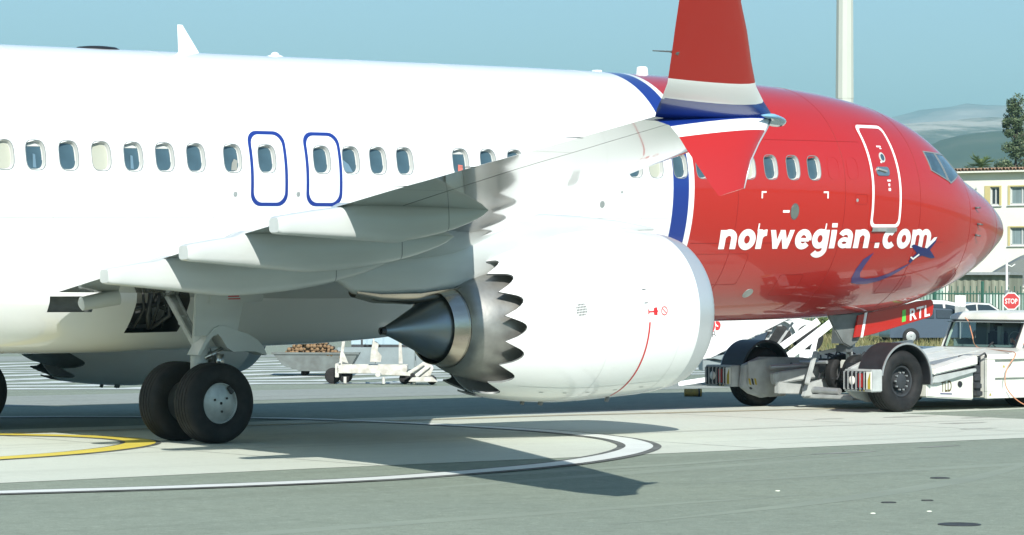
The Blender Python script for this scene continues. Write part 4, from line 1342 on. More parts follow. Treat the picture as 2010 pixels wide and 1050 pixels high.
M['scuff'] = mat('tyre_scuff', (0.195, 0.23, 0.185), 0.85, noise=.5, nscale=1.2, tint=(.232, .272, .215), stretch=(.5, 1, 1))
M['scuff2'] = mat('tyre_scuff_on_concrete', (0.42, 0.445, 0.38), 0.85, noise=.5, nscale=1.2, tint=(.46, .49, .42), stretch=(.5, 1, 1))
rs = random.Random(17)
for k in range(5):
    x0, y0 = rs.uniform(-32, -17), rs.uniform(-19.5, -10.5)
    a, cv_ = rs.uniform(-.12, .22), rs.uniform(-.012, .02)
    pts_ = []
    for q in range(16):
        s_ = q * .75; pts_.append((x0 + s_ * cos(a + cv_ * s_), y0 + s_ * sin(a + cv_ * s_)))
    stripe(pts_, [.03 + .30 * sin(pi * q / 15) for q in range(16)], -.0034 + .0003 * k, 'tyre_scuff', M['scuff'])
for k in range(6):
    x0, y0 = rs.uniform(-30, -12), rs.uniform(-8.0, -1.5)
    pts_ = [(x0 + .6 * q, y0 + .02 * q * q * rs.uniform(-.1, .1)) for q in range(12)]
    stripe(pts_, [.03 + .25 * sin(pi * q / 11) for q in range(12)], .0006 + .0002 * k, 'tyre_scuff', M['scuff2'])
# sealed joints in the concrete
M['joint'] = mat('sealed_joint', (0.20, 0.21, 0.19), 0.8, noise=.3, nscale=3)
for yj in (-4.6,): stripe([(-60, yj), (-5.2, yj - .05)], .022, .0018, 'concrete_joint', M['joint'])
for xj in (-27.0, -20.9, -14.6, -8.3): stripe([(xj, -8.6), (xj + .1, 1.6)], .022, .0016, 'concrete_joint', M['joint'])

# ================================================================== FAR LANDSCAPE
def at(px, py, D):
    d = _f + _r * ((px - 1005) / FPX) - _u * ((py - 525) / FPX)
    return Vector(CAM_POS) + d * D
HF = Vector((sin(YAW), cos(YAW), 0)); HR = Vector((cos(YAW), -sin(YAW), 0))
C0 = Vector((CAM_POS[0], CAM_POS[1], 0))
def hill(name, D, depth, half, prof, rough, m, seed, n=150, md=26):
    """a ridge with real slopes: height profile along its length, gullies, front and back faces"""
    rnd = random.Random(seed)
    ph = [(rnd.uniform(0, 6.28), rnd.uniform(.6, 1.4)) for _ in range(10)]
    def nz(u, v):
        s_ = 0
        for i in range(9):
            f = (1.9 ** i) / 1600.0
            s_ += sin(u * f * 2 * pi * ph[i][1] + ph[i][0] + 1.7 * sin(v * f * 4 + ph[i][0] * 2)) * cos(v * f * 5 * ph[i][1] + ph[i][0] * 3) / (1.75 ** i)
        return s_
    rings = []
    for j in range(md + 1):
        t = j / md
        row = []
        for i in range(n + 1):
            u = -half + 2 * half * i / n
            v = D + depth * (t - .55)
            env = (sin(min(t / .55, 1) * pi / 2) ** 1.15) if t < .55 else cos((t - .55) / .45 * pi / 2)
            h = prof(u) * env + nz(u, v) * rough * (.25 + env)
            p = C0 + HR * u + HF * v
            row.append((p.x, p.y, max(-8, h - 2 * (t < .02))))
        rings.append(row)
    b = MB(); b.loft(rings, False, False)
    o = b.build(name, m, smooth=True); o['kind'] = 'structure'
    return o
def hillmat(name, a, b_, c_, sc, crest=None):
    m = bpy.data.materials.new(name); m.use_nodes = True
    nt = m.node_tree; p = nt.nodes['Principled BSDF']; p.inputs['Roughness'].default_value = .95
    tc = nt.nodes.new('ShaderNodeTexCoord')
    n = nt.nodes.new('ShaderNodeTexNoise'); n.inputs['Scale'].default_value = sc; n.inputs['Detail'].default_value = 10; n.inputs['Roughness'].default_value = .65
    mp = nt.nodes.new('ShaderNodeMapping'); mp.inputs['Scale'].default_value = (1, 1, 7)
    nt.links.new(tc.outputs['Object'], mp.inputs[0]); nt.links.new(mp.outputs[0], n.inputs['Vector'])
    cr = nt.nodes.new('ShaderNodeValToRGB')
    cr.color_ramp.elements[0].position = .40; cr.color_ramp.elements[0].color = (*a, 1)
    cr.color_ramp.elements[1].position = .66; cr.color_ramp.elements[1].color = (*c_, 1)
    e = cr.color_ramp.elements.new(.53); e.color = (*b_, 1)
    if crest:
        sx = nt.nodes.new('ShaderNodeSeparateXYZ'); nt.links.new(tc.outputs['Object'], sx.inputs[0])
        mr = nt.nodes.new('ShaderNodeMapRange'); mr.inputs[1].default_value, mr.inputs[2].default_value = crest; mr.inputs[3].default_value = -.16; mr.inputs[4].default_value = .13
        nt.links.new(sx.outputs['Z'], mr.inputs[0])
        ad = nt.nodes.new('ShaderNodeMath'); ad.operation = 'ADD'
        nt.links.new(n.outputs[0], ad.inputs[0]); nt.links.new(mr.outputs[0], ad.inputs[1]); nt.links.new(ad.outputs[0], cr.inputs[0])
    else: nt.links.new(n.outputs[0], cr.inputs[0])
    nt.links.new(cr.outputs[0], p.inputs['Base Color'])
    return m
M['hill'] = hillmat('scrub_hillside', (0.035, 0.05, 0.04), (0.09, 0.10, 0.075), (0.42, 0.40, 0.35), .006, (225, 290))
M['wood'] = hillmat('wooded_hillside', (0.03, 0.05, 0.03), (0.045, 0.065, 0.035), (0.08, 0.09, 0.06), .006)
M['mount'] = hillmat('bare_mountain', (0.20, 0.16, 0.14), (0.42, 0.34, 0.30), (0.75, 0.64, 0.58), .0012)
def px2u(px, D): return (px - 1005) / FPX * D
def rprof(D, pts):
    T = [(px2u(px, D), max(0, 2 + (569 - row) / FPX * D)) for px, row in pts]
    return lambda u: itp(T, u)
hill('wooded_hill', 3200, 1300, 1500, rprof(3200, [(-2500, 500), (-500, 480), (900, 470), (1500, 400), (1760, 320), (1850, 276), (1930, 262), (2010, 258), (2300, 250), (2900, 300), (3600, 420)]), 4, M['wood'], 5)
hill('scrub_hill', 5200, 1900, 2600, rprof(5200, [(-2500, 480), (-500, 470), (900, 380), (1500, 290), (1720, 236), (1780, 230), (1870, 229), (1950, 233), (2010, 236), (2300, 240), (2900, 290), (3600, 420)]), 7, M['hill'], 11)
hill('bare_mountain', 11500, 3500, 5200, rprof(11500, [(-2500, 470), (-500, 460), (900, 400), (1500, 300), (1740, 232), (1800, 216), (1850, 204), (1895, 198), (1960, 204), (2010, 206), (2300, 226), (2900, 300), (3600, 430)]), 14, M['mount'], 3)
# ================================================================== HOTEL BUILDING BEYOND THE FENCE
M['render'] = mat('cream_render', (0.71, 0.71, 0.625), 0.85, noise=.10, nscale=.6, bump=.1, bscale=8)
M['surround'] = mat('yellow_window_surround', (0.50, 0.43, 0.20), 0.8, noise=.1, nscale=1)
M['tile'] = mat('terracotta_tiles', (0.36, 0.22, 0.13), 0.8, noise=.4, nscale=2.5, tint=(.24, .15, .10))
M['frame'] = mat('white_window_frame', (0.50, 0.52, 0.50), 0.5)
M['curtain'] = mat('pale_curtain', (0.20, 0.27, 0.28), 0.8, noise=.35, nscale=2, stretch=(6, 6, .2))
M['roomdark'] = mat('dark_room', (0.03, 0.04, 0.045), 0.3, coat=.5)
BO = Vector((114.29, 101.87, 0)); BE = Vector((0.26, -0.966, 0)).normalized(); BN = Vector((BE.y, -BE.x, 0))
if BN.dot(Vector(CAM_POS) - BO) < 0: BN = -BN
hotel = thing('hotel_building', 'cream three-storey building with terracotta tile eaves and yellow window surrounds behind the fence', 'building', BO)
def fp(u, n, z): return BE * u + BN * n + Vector((0, 0, z))
def fbox(b, u0, u1, n0, n1, z0, z1):
    v = [fp(u, n, z) for z in (z0, z1) for n in (n0, n1) for u in (u0, u1)]
    b.add(v, [(0, 2, 3, 1), (4, 5, 7, 6), (0, 1, 5, 4), (2, 6, 7, 3), (0, 4, 6, 2), (1, 3, 7, 5)])
UL, UR = -2.2, 26.0
wins = []
for zs in (8.0, 5.2, 2.4):
    wins.append((2.28, 2.97, zs, zs + 1.22, 'narrow'))
    for k in range(6): wins.append((3.78 + 3.1 * k, 5.45 + 3.1 * k, zs + .02, zs + 1.22, 'wide'))
wins = [w for w in wins if not (w[4] == 'narrow' and w[2] < 6)]
# wall with real openings: a grid of panels
us = sorted(set([UL, UR] + [w[0] for w in wins] + [w[1] for w in wins]))
zz = sorted(set([-.1, 10.25] + [w[2] for w in wins] + [w[3] for w in wins]))
b = MB()
for i in range(len(us) - 1):
    for j in range(len(zz) - 1):
        um, zm_ = (us[i] + us[i + 1]) / 2, (zz[j] + zz[j + 1]) / 2
        if any(w[0] < um < w[1] and w[2] < zm_ < w[3] for w in wins): continue
        b.add([fp(us[i], 0, zz[j]), fp(us[i + 1], 0, zz[j]), fp(us[i + 1], 0, zz[j + 1]), fp(us[i], 0, zz[j + 1])], [(0, 1, 2, 3)])
b.add([fp(UL, 0, -.1), fp(UL, -9, -.1), fp(UL, -9, 10.25), fp(UL, 0, 10.25)], [(0, 1, 2, 3)])
b.add([fp(UR, 0, -.1), fp(UR, -9, -.1), fp(UR, -9, 10.25), fp(UR, 0, 10.25)], [(0, 1, 2, 3)])
b.add([fp(UL, -9, -.1), fp(UR, -9, -.1), fp(UR, -9, 10.25), fp(UL, -9, 10.25)], [(0, 1, 2, 3)])
b.build('wall', M['render'], hotel)
for u0, u1, z0, z1, kd in wins:
    b = MB()
    for q in ((u0, u0 + .07), (u1 - .07, u1)): fbox(b, q[0], q[1], -.22, -.14, z0, z1)
    fbox(b, u0, u1, -.22, -.14, z1 - .07, z1); fbox(b, u0, u1, -.22, -.14, z0, z0 + .07)
    fbox(b, (u0 + u1) / 2 - .04, (u0 + u1) / 2 + .04, -.22, -.15, z0, z1)
    for a, c_ in (((u0, u0), (0, -.25)), ((u1, u1), (0, -.25))):
        b.add([fp(a[0], 0, z0), fp(a[0], -.25, z0), fp(a[0], -.25, z1), fp(a[0], 0, z1)], [(0, 1, 2, 3)])
    w = b.build('window', M['frame'], hotel)
    b = MB(); b.add([fp(u0, -.19, z0), fp(u1, -.19, z0), fp(u1, -.19, z1), fp(u0, -.19, z1)], [(0, 1, 2, 3)])
    b.build('pane', M['curtain'] if kd == 'wide' else M['roomdark'], w)
    b = MB()
    m_ = .16
    fbox(b, u0 - (.42 if kd == 'narrow' else m_), u0 - .01, -.02, .05, z0 - .05, z1 + .1); fbox(b, u1 + .01, u1 + m_, -.02, .05, z0 - .05, z1 + .1)
    fbox(b, u0 - .01, u1 + .01, -.02, .05, z1 + .01, z1 + .1)
    b.build('surround', M['surround'], w)
    b = MB(); fbox(b, u0 - .2, u1 + .2, -.02, .12, z0 - .12, z0 - .06); b.build('sill', M['frame'], w)
# eaves: rafters' shade board and rows of barrel tiles, one by one along the edge
b = MB(); fbox(b, UL - .3, UR + .3, -.1, .55, 10.22, 10.34)
rf = b.build('roof', M['render'], hotel)
tm = MB(); tm.lathe([(0, .13), (1.2, .10)], (0, 0, 0), 'y', 6, 0, pi)
tme = tm.mesh('roof_tile', smooth=True); tme.materials.append(M['tile'])
rotz = math.atan2(-BN.y, -BN.x) - pi / 2
for r in range(2):
    for k in range(100):
        o = link('roof_tile', tme, rf)
        o.location = fp(UL - .2 + .26 * k, .62 - 1.05 * r, 10.36 + .07 * r + .03 * (k % 2))
        o.rotation_euler = (radians(4), 0, rotz)
b = MB(); b.add([fp(UL - .3, .56, 10.345), fp(UR + .3, .56, 10.345), fp(UR + .3, -4.5, 10.62), fp(UL - .3, -4.5, 10.62)], [(0, 1, 2, 3)])
b.add([fp(UL - .3, -9.6, 10.345), fp(UR + .3, -9.6, 10.345), fp(UR + .3, -4.5, 10.62), fp(UL - .3, -4.5, 10.62)], [(0, 1, 2, 3)])
b.build('roof_slope', M['tile'], rf)
b = MB(); b.tube([fp(1.3, .12, 8.4), fp(1.3, .12, 9.1)], .025, 6); b.tube([fp(1.3, .12, 9.1), fp(1.3, .16, 9.22)], .07, 8)
b.build('wall_lamp', M['frame'], hotel)

# ================================================================== TREES
def leaf_mat(name, a, b_, c_):
    m = bpy.data.materials.new(name); m.use_nodes = True
    nt = m.node_tree; p = nt.nodes['Principled BSDF']; p.inputs['Roughness'].default_value = .6
    tc = nt.nodes.new('ShaderNodeTexCoord')
    n = nt.nodes.new('ShaderNodeTexNoise'); n.inputs['Scale'].default_value = 1.6; n.inputs['Detail'].default_value = 4
    nt.links.new(tc.outputs['Object'], n.inputs['Vector'])
    cr = nt.nodes.new('ShaderNodeValToRGB')
    cr.color_ramp.elements[0].position = .35; cr.color_ramp.elements[0].color = (*a, 1)
    cr.color_ramp.elements[1].position = .68; cr.color_ramp.elements[1].color = (*c_, 1)
    e = cr.color_ramp.elements.new(.5); e.color = (*b_, 1)
    nt.links.new(n.outputs[0], cr.inputs[0]); nt.links.new(cr.outputs[0], p.inputs['Base Color'])
    return m
M['leaf'] = leaf_mat('grey_green_leaves', (0.045, 0.075, 0.035), (0.08, 0.12, 0.055), (0.13, 0.16, 0.08))
M['palmleaf'] = leaf_mat('palm_leaves', (0.05, 0.09, 0.02), (0.09, 0.14, 0.035), (0.15, 0.18, 0.06))
M['bark'] = mat('tree_bark', (0.12, 0.10, 0.075), 0.9, noise=.4, nscale=3, bump=.4, bscale=10)
def leaves(b, c, r, n, rnd, size, flat=.8):
    for _ in range(n):
        while True:
            q = Vector((rnd.uniform(-1, 1), rnd.uniform(-1, 1), rnd.uniform(-1, 1)))
            if q.length < 1: break
        p = Vector(c) + Vector((q.x * r, q.y * r, q.z * r * flat))
        a = Vector((rnd.gauss(0, 1), rnd.gauss(0, 1), rnd.gauss(0, .7))).normalized()
        t = a.cross(Vector((rnd.gauss(0, 1), rnd.gauss(0, 1), rnd.gauss(0, 1)))).normalized()
        l, w = size * rnd.uniform(.6, 1.3), size * rnd.uniform(.25, .45)
        b.add([p - a * l, p + t * w, p + a * l, p - t * w], [(0, 1, 2, 3)])
def tall_tree(base, H, R, seed, label, nb=92):
    rnd = random.Random(seed)
    t = thing('tall_tree', label, 'tree', base)
    tr = MB(); cr = MB()
    sway = [(0, 0, 0), (.15, .1, H * .3), (-.05, .2, H * .6), (.1, 0, H * .97)]
    tr.tube(sway, [.28, .22, .14, .03], 8)
    for i in range(nb):
        h = H * (.10 + .89 * (i / nb) ** .9)
        env = R * (1.0 - .62 * max(0, (h / H - .55) / .45)) * rnd.uniform(.45, 1.15)
        a = rnd.uniform(0, 2 * pi)
        tip = Vector((cos(a) * env, sin(a) * env, h + rnd.uniform(.1, .7)))
        st = Vector((0, .1, h - .4))
        tr.tube([st, (st + tip) / 2 + Vector((0, 0, .12)), tip], [.06, .04, .012], 5)
        for k in range(rnd.randint(1, 3)):
            c = st.lerp(tip, rnd.uniform(.55, 1.08)) + Vector((rnd.uniform(-.2, .2), rnd.uniform(-.2, .2), rnd.uniform(-.2, .25)))
            leaves(cr, c, rnd.uniform(.30, .66), rnd.randint(90, 170), rnd, .125, .75)
    tr.build('trunk', M['bark'], t, smooth=True)
    cr.build('crown', M['leaf'], t)
    return t
p = at(1996, 569, 236); tall_tree((p.x, p.y, -.05), 17.3, 1.75, 4, 'tall narrow grey-green tree behind the roof at the right edge')
p = at(2032, 569, 240); tall_tree((p.x, p.y, -.05), 15.0, 2.0, 9, 'second tall tree mostly outside the right edge beside the narrow tree', 44)
def palm(base, H, seed, label):
    rnd = random.Random(seed)
    t = thing('palm_tree', label, 'palm tree', base)
    tr = MB()
    tr.tube([(0, 0, 0), (.05, 0, H * .5), (0, .05, H)], [.30, .24, .22], 10)
    tr.build('trunk', M['bark'], t, smooth=True)
    cr = MB()
    for i in range(44):
        a = rnd.uniform(0, 2 * pi); el = rnd.uniform(-.35, 1.25); L = rnd.uniform(1.05, 1.45)
        d = Vector((cos(a) * cos(el), sin(a) * cos(el), sin(el))); s_ = Vector((-sin(a), cos(a), 0))
        pts = []
        for k in range(7):
            q = k / 6
            pts.append(Vector((0, 0.05, H)) + d * L * q + Vector((0, 0, -.42 * L * q * q * (.4 + cos(el)))))
        for k in range(2, 7):
            for j in (-3, -2, -1, 1, 2, 3) if k < 6 else (-4, -3, -2, -1, 0, 1, 2, 3, 4):
                dr = (s_ * (j * .28) + d * .55 + Vector((0, 0, -.12))).normalized() * (.34 if k < 6 else .42)
                w = d.cross(dr).cross(dr).normalized() * .022 if d.cross(dr).length > .01 else s_ * .022
                cr.add([pts[k] - w, pts[k] + w, pts[k] + dr], [(0, 1, 2)])
        cr.tube(pts, [.018, .016, .014, .012, .01, .008, .005], 4, False)
    cr.build('crown', M['palmleaf'], t)
    return t
p = at(1926, 569, 226); palm((p.x, p.y, -.05), 11.5, 2, 'fan palm with spiky crown showing above the tiled roof')
p = at(1985, 569, 228)

# ================================================================== FENCE, SHED, CANOPY, SIGNS
M['green'] = mat('green_fence_paint', (0.035, 0.12, 0.085), 0.5, noise=.25, nscale=3)
M['green2'] = mat('pale_green_panel', (0.30, 0.42, 0.36), 0.6, noise=.15, nscale=2)
M['shed'] = mat('weathered_beige_cladding', (0.24, 0.26, 0.20), 0.75, noise=.35, nscale=1.2, stretch=(1, 1, .2))
M['sheet'] = mat('grey_tarpaulin', (0.17, 0.19, 0.18), 0.7, noise=.12, nscale=1)
M['galv'] = mat('galvanised_steel', (0.45, 0.47, 0.47), 0.45, metal=.6, noise=.2, nscale=6)
M['signwhite'] = mat('sign_white', (0.62, 0.64, 0.62), 0.5)
M['signred'] = mat('sign_red', (0.42, 0.03, 0.03), 0.45)
M['poster'] = mat('grey_panel', (0.30, 0.32, 0.31), 0.6, noise=.3, nscale=3)
F0 = at(1560, 569, 152); F1 = at(2120, 569, 146)
F0.z = F1.z = 0
FD = (F1 - F0).normalized(); FL = (F1 - F0).length; FNrm = Vector((FD.y, -FD.x, 0))
fence = thing('green_fence', 'green steel railing fence with rails and posts behind the parked cars', 'fence', F0)
n = int(FL / 2.45)
for k in range(n + 1):
    b = MB(); q = FD * (k * FL / n); b.bar(q, q + Vector((0, 0, 2.55)), .11, .11, (1, 0, 0)); b.build('post', M['green'], fence)
for z_ in (.35, 1.92):
    b = MB(); b.bar(Vector((0, 0, z_)), FD * FL + Vector((0, 0, z_)), .06, .07); b.build('rail', M['green'], fence)
pk = MB(); np_ = int(FL / .16)
for k in range(np_):
    q = FD * (k * .16 + .08) - FNrm * .05
    pk.bar(q + Vector((0, 0, .1)), q + Vector((0, 0, 2.3 if k % 2 else 2.05)), .035, .03, (1, 0, 0))
pk.build('pickets', M['green'], fence, kind='stuff')
# pale slatted gate behind the fence
G0 = at(1922, 569, 155); G0.z = 0
gate = thing('slatted_gate', 'pale green and white slatted panel standing behind the green fence', 'gate', G0)
for k in range(20):
    b = MB(); q = FD * (k * .155); b.box(q.x - .045, q.x + .045, q.y - .045, q.y + .045, 0, 1.95)
    b.build('slat', M['green2'] if k % 2 else M['signwhite'], gate)
# low shed with ribbed cladding
S0 = at(1862, 569, 166); S0.z = 0
shed = thing('cladded_shed', 'long low beige shed with ribbed cladding and pale roof edge behind the fence', 'shed', S0)
SL = 3.45
b = MB()
rib = []
for k in range(int(SL / .1) + 1):
    d = .05 if (k % 4) in (1, 2) else 0
    rib.append((k * .1, d))
b.loft([[FD * u + FNrm * d + Vector((0, 0, z_)) for u, d in rib] for z_ in (0, 2.95)], False, False)
b.add([FD * 0 + Vector((0, 0, 0)), -FNrm * 3, -FNrm * 3 + Vector((0, 0, 2.95)), Vector((0, 0, 2.95))], [(0, 1, 2, 3)])
b.add([FD * SL, FD * SL - FNrm * 3, FD * SL - FNrm * 3 + Vector((0, 0, 2.95)), FD * SL + Vector((0, 0, 2.95))], [(0, 1, 2, 3)])
b.build('wall', M['shed'], shed)
b = MB(); b.obox(FD * SL / 2 - FNrm * 1.3 + Vector((0, 0, 3.03)), FD * (SL / 2 + .15), FNrm * 1.7, (0, 0, .075)); b.build('roof', M['galv'], shed)
# second ribbed block to the left, under the nose
S1 = at(1700, 569, 175); S1.z = 0
sh2 = thing('green_container', 'dull green ribbed container behind the fence beneath the nose', 'container', S1)
b = MB(); b.loft([[FD * (k * .12) + FNrm * (.05 if k % 4 in (1, 2) else 0) + Vector((0, 0, z_)) for k in range(40)] for z_ in (0, 2.4)], False, False)
b.build('wall', M['green2'], sh2)
b = MB(); b.obox(FD * 2.34 - FNrm * 1.0 + Vector((0, 0, 2.44)), FD * 2.4, FNrm * 1.15, (0, 0, .04)); b.build('roof', M['galv'], sh2)
# tent-like canopy
K0 = at(1936, 569, 176); K0.z = 0
can = thing('tarpaulin_canopy', 'grey tarpaulin canopy with scalloped top behind the stop sign', 'canopy', K0)
b = MB(); rings = []
for j in range(7):
    v = j / 6
    row = []
    for i in range(29):
        u = 7.2 * i / 28
        top = 2.85 + 1.05 * sin(min(1, u / 2.4) * pi / 2) ** .9 - .13 * abs(sin(u * 1.55)) + .25 * (u / 7.2)
        row.append(FD * u - FNrm * (3.2 * v) + Vector((0, 0, top + .35 * sin(v * pi))))
    rings.append(row)
b.loft(rings, False, False)
low = [FD * (7.2 * i / 28) + Vector((0, 0, 2.42)) for i in range(29)]
b.loft([low, rings[0]], False, False)
b.build('cloth', M['sheet'], can, smooth=True)
for u in (0.4, 3.6, 7.0):
    b = MB(); b.tube([FD * u - FNrm * .3, FD * u - FNrm * .3 + Vector((0, 0, 2.9))], .06, 8); b.build('pole', M['galv'], can)
b = MB(); b.bar(Vector((0, 0, 2.40)), FD * 7.2 + Vector((0, 0, 2.40)), .08, .08); b.build('beam', M['galv'], can)
def pole_thing(px, D, top, r, name, label, cat, m, grp=None):
    q = at(px, 569, D); q.z = 0
    t = thing(name, label, cat, q, group=grp)
    b = MB(); b.tube([(0, 0, 0), (0, 0, top)], r, 10); b.build('post', m, t, smooth=True)
    return t
lp = pole_thing(1976, 139, 3.62, .05, 'lamp_post', 'thin white pole with a bent arm standing behind the stop sign', 'pole', M['signwhite'])
b = MB(); b.tube([(.0, 0, 3.3), (.18, -.15, 3.2), (.30, -.25, 3.32)], .03, 6); b.build('arm', M['signwhite'], lp, smooth=True)
b = MB(); b.box(-.08, .08, -.06, .06, 1.2, 2.1); b.build('cabinet', M['galv'], lp)
# stop sign
q = at(1985, 591, 104)
ss_ = thing('stop_sign', 'red octagonal stop sign with white border on a grey post', 'sign', (q.x, q.y, 0))
toC = (Vector((CAM_POS[0], CAM_POS[1], 0)) - Vector((q.x, q.y, 0))).normalized(); rgt = Vector((-toC.y, toC.x, 0))
b = MB(); b.tube([-toC * .04, -toC * .04 + Vector((0, 0, q.z + .35))], .035, 8); b.build('post', M['galv'], ss_)
def octo(R, n_, th): return [(rgt * R * cos(pi / 8 + pi * k / 4) + Vector((0, 0, R * sin(pi / 8 + pi * k / 4))) + toC * n_ + Vector((0, 0, q.z))) for k in range(8)]
b = MB(); b.prism(octo(.325, -.01, 0), toC * .012); pl = b.build('plate', M['signwhite'], ss_)
b = MB(); b.prism(octo(.285, .003, 0), toC * .004); b.build('red_field', M['signred'], ss_)
bm = fit_bm(text_mesh('STOP', 1.0, .018), -.215, .215, -.09, .09)
flat_sign(bm, toC * .012 + Vector((0, 0, q.z)), rgt, (0, 0, 1), 'lettering', M['signwhite'], ss_)
# notice board
q = at(1885, 590, 112)
nb = thing('notice_board', 'white notice board over a grey panel between the parked cars', 'sign', (q.x, q.y, 0))
b = MB(); b.tube([(0, 0, 0), (0, 0, 1.9)], .03, 8); b.build('post', M['galv'], nb)
b = MB(); b.obox(toC * .04 + Vector((0, 0, q.z - .01)), rgt * .20, toC * .012, (0, 0, .21)); b.build('white_panel', M['signwhite'], nb)
b = MB(); b.obox(toC * .04 + Vector((0, 0, q.z - .43)), rgt * .20, toC * .012, (0, 0, .20)); b.build('grey_panel', M['poster'], nb)

# ================================================================== PARKED CARS
M['carwhite'] = mat('white_car_paint', (0.55, 0.57, 0.56), 0.3, coat=.6)
M['carglass'] = mat('dark_car_glass', (0.02, 0.03, 0.035), 0.08, coat=.6)
M['cardark'] = mat('dark_blue_car_paint', (0.03, 0.05, 0.075), 0.3, coat=.6)
M['taill'] = mat('tail_light', (0.35, 0.02, 0.02), 0.2, coat=.8)
def car(pos, heading, L, W, H, prof, label, bm_, grp, wp_):
    t = thing('parked_car', label, 'car', pos, (0, 0, heading), grp)
    b = MB()
    rings = []
    for yy, k in ((-W / 2 + .03, .0), (-W / 2, .04), (W / 2, .04), (W / 2 - .03, .0)):
        rings.append([(x * L * (1 - .006 * (k == 0)), yy * (1 - .16 * max(0, (z - .55) / .45) if z > .55 else 1), z * H) for x, z in prof])
    b.loft(rings, True, True)
    b.build('body', bm_, t, angle=50)
    for s_ in (-1, 1):
        for pts in wp_:
            b = MB(); P_ = [(x * L, s_ * (W / 2 * (1 - .16 * max(0, (z - .55) / .45)) + .004), z * H) for x, z in pts]
            b.prism(P_, (0, s_ * .006, 0)); b.build('side_window', M['carglass'], t)
    for xe, zs, ze, nm in ((prof[0][0], .60, .90, 'rear_window'),):
        b = MB()
        b.prism([(-L * .497, -W * .36, H * .62), (-L * .497, W * .36, H * .62), (-L * .482, W * .33, H * .88), (-L * .482, -W * .33, H * .88)], (-.02, 0, .004)); b.build(nm, M['carglass'], t)
    for x in (-.31, .31):
        for s_ in (-1, 1):
            b = MB(); b.lathe([(-.1, .2), (-.1, .30), (-.08, .325), (.08, .325), (.1, .30), (.1, .2), (.07, .19), (.06, .02)], (x * L, s_ * (W / 2 - .08), .325), 'y', 24)
            w = b.build('wheel', M['tyre'], t, angle=40)
            b = MB(); b.lathe([(s_ * .075, .19), (s_ * .085, .15), (s_ * .08, .02)], (x * L, s_ * (W / 2 - .08), .325), 'y', 18); b.build('rim', M['hub'], w, angle=40)
    for s_ in (-1, 1):
        b = MB(); b.box(-L * .5 - .012, -L * .5 + .06, s_ * W * .42 - .06, s_ * W * .42 + .06, H * .48, H * .60); b.build('tail_light', M['taill'], t)
    return t
VAN = [(-.5, .16), (-.5, .62), (-.485, .90), (-.45, .985), (-.2, 1.0), (.10, .985), (.26, .90), (.36, .66), (.49, .56), (.5, .40), (.5, .16)]
VW = [[(-.44, .66), (-.43, .88), (-.20, .90), (-.20, .66)], [(-.18, .66), (-.18, .90), (.08, .89), (.09, .66)], [(.11, .66), (.105, .89), (.22, .84), (.29, .66)]]
SED = [(-.5, .20), (-.5, .58), (-.47, .68), (-.36, .72), (-.24, .95), (-.12, 1.0), (.06, .98), (.24, .70), (.46, .60), (.5, .45), (.5, .20)]
SW_ = [[(-.33, .72), (-.22, .92), (-.10, .945), (-.10, .72)], [(-.08, .72), (-.08, .945), (.05, .93), (.19, .72)]]
hr = math.atan2(HR.y, HR.x)
q = at(1822, 569, 118); car((q.x, q.y, 0), hr + radians(8), 4.4, 1.85, 1.72, VAN, 'white estate car with dark windows parked left of the notice board', M['carwhite'], 'cars parked by the fence', VW)
q = at(1912, 569, 121); car((q.x, q.y, 0), hr + radians(25), 4.2, 1.75, 1.60, SED, 'white saloon with arched roof parked right of the notice board', M['carwhite'], 'cars parked by the fence', SW_)
q = at(1845, 569, 113); car((q.x, q.y, 0), hr + radians(6), 4.3, 1.8, 1.42, SED, 'dark blue car parked in front of the white estate car', M['cardark'], 'cars parked by the fence', SW_)

# ================================================================== GRASS VERGE
rnd = random.Random(21)
M['grass'] = leaf_mat('dry_grass', (0.10, 0.12, 0.035), (0.17, 0.16, 0.06), (0.24, 0.21, 0.10))
b = MB()
for _ in range(14000):
    D = rnd.uniform(100, 146)
    px = rnd.uniform(1520, 2040)
    q = C0 + HF * D + HR * ((px - 1005) / FPX * D)
    h = rnd.uniform(.12, .42) * (.6 + .6 * abs(sin(q.x * .35) * cos(q.y * .27)))
    a = rnd.uniform(0, 2 * pi); w = rnd.uniform(.015, .035)
    l = Vector((rnd.gauss(0, .10), rnd.gauss(0, .10), h))
    e = Vector((cos(a) * w, sin(a) * w, 0))
    q.z = -.05
    b.add([q - e, q + e, q + l], [(0, 1, 2)])
g = b.build('grass_verge', M['grass']); tag(g, 'tall dry grass on the verge between apron and fence', 'grass', kind='stuff')
M['bushleaf'] = leaf_mat('bush_leaves', (0.05, 0.09, 0.02), (0.11, 0.15, 0.03), (0.20, 0.21, 0.06))
for (px, D, R, H, sd_), lab in zip(((1618, 128, .55, 1.0, 1), (1760, 132, .5, .6, 2), (1645, 131, .45, .7, 3)), ('bright green bush seen between the loader struts and the nose gear', 'low bush under the nose gear door', 'small bush right of the bright green one')):
    q = at(px, 569, D); r2 = random.Random(sd_)
    t = thing('bush', lab, 'bush', (q.x, q.y, -.05))
    b = MB()
    st = MB()
    for k in range(12):
        a = r2.uniform(0, 6.28); rr = R * r2.uniform(.1, .9)
        c = Vector((rr * cos(a), rr * sin(a), H * r2.uniform(.35, .9)))
        st.tube([(0, 0, 0), c], [.02, .008], 5)
        leaves(b, c, R * .42, 70, r2, .07)
    st.build('stem', M['bark'], t); b.build('foliage', M['bushleaf'], t)

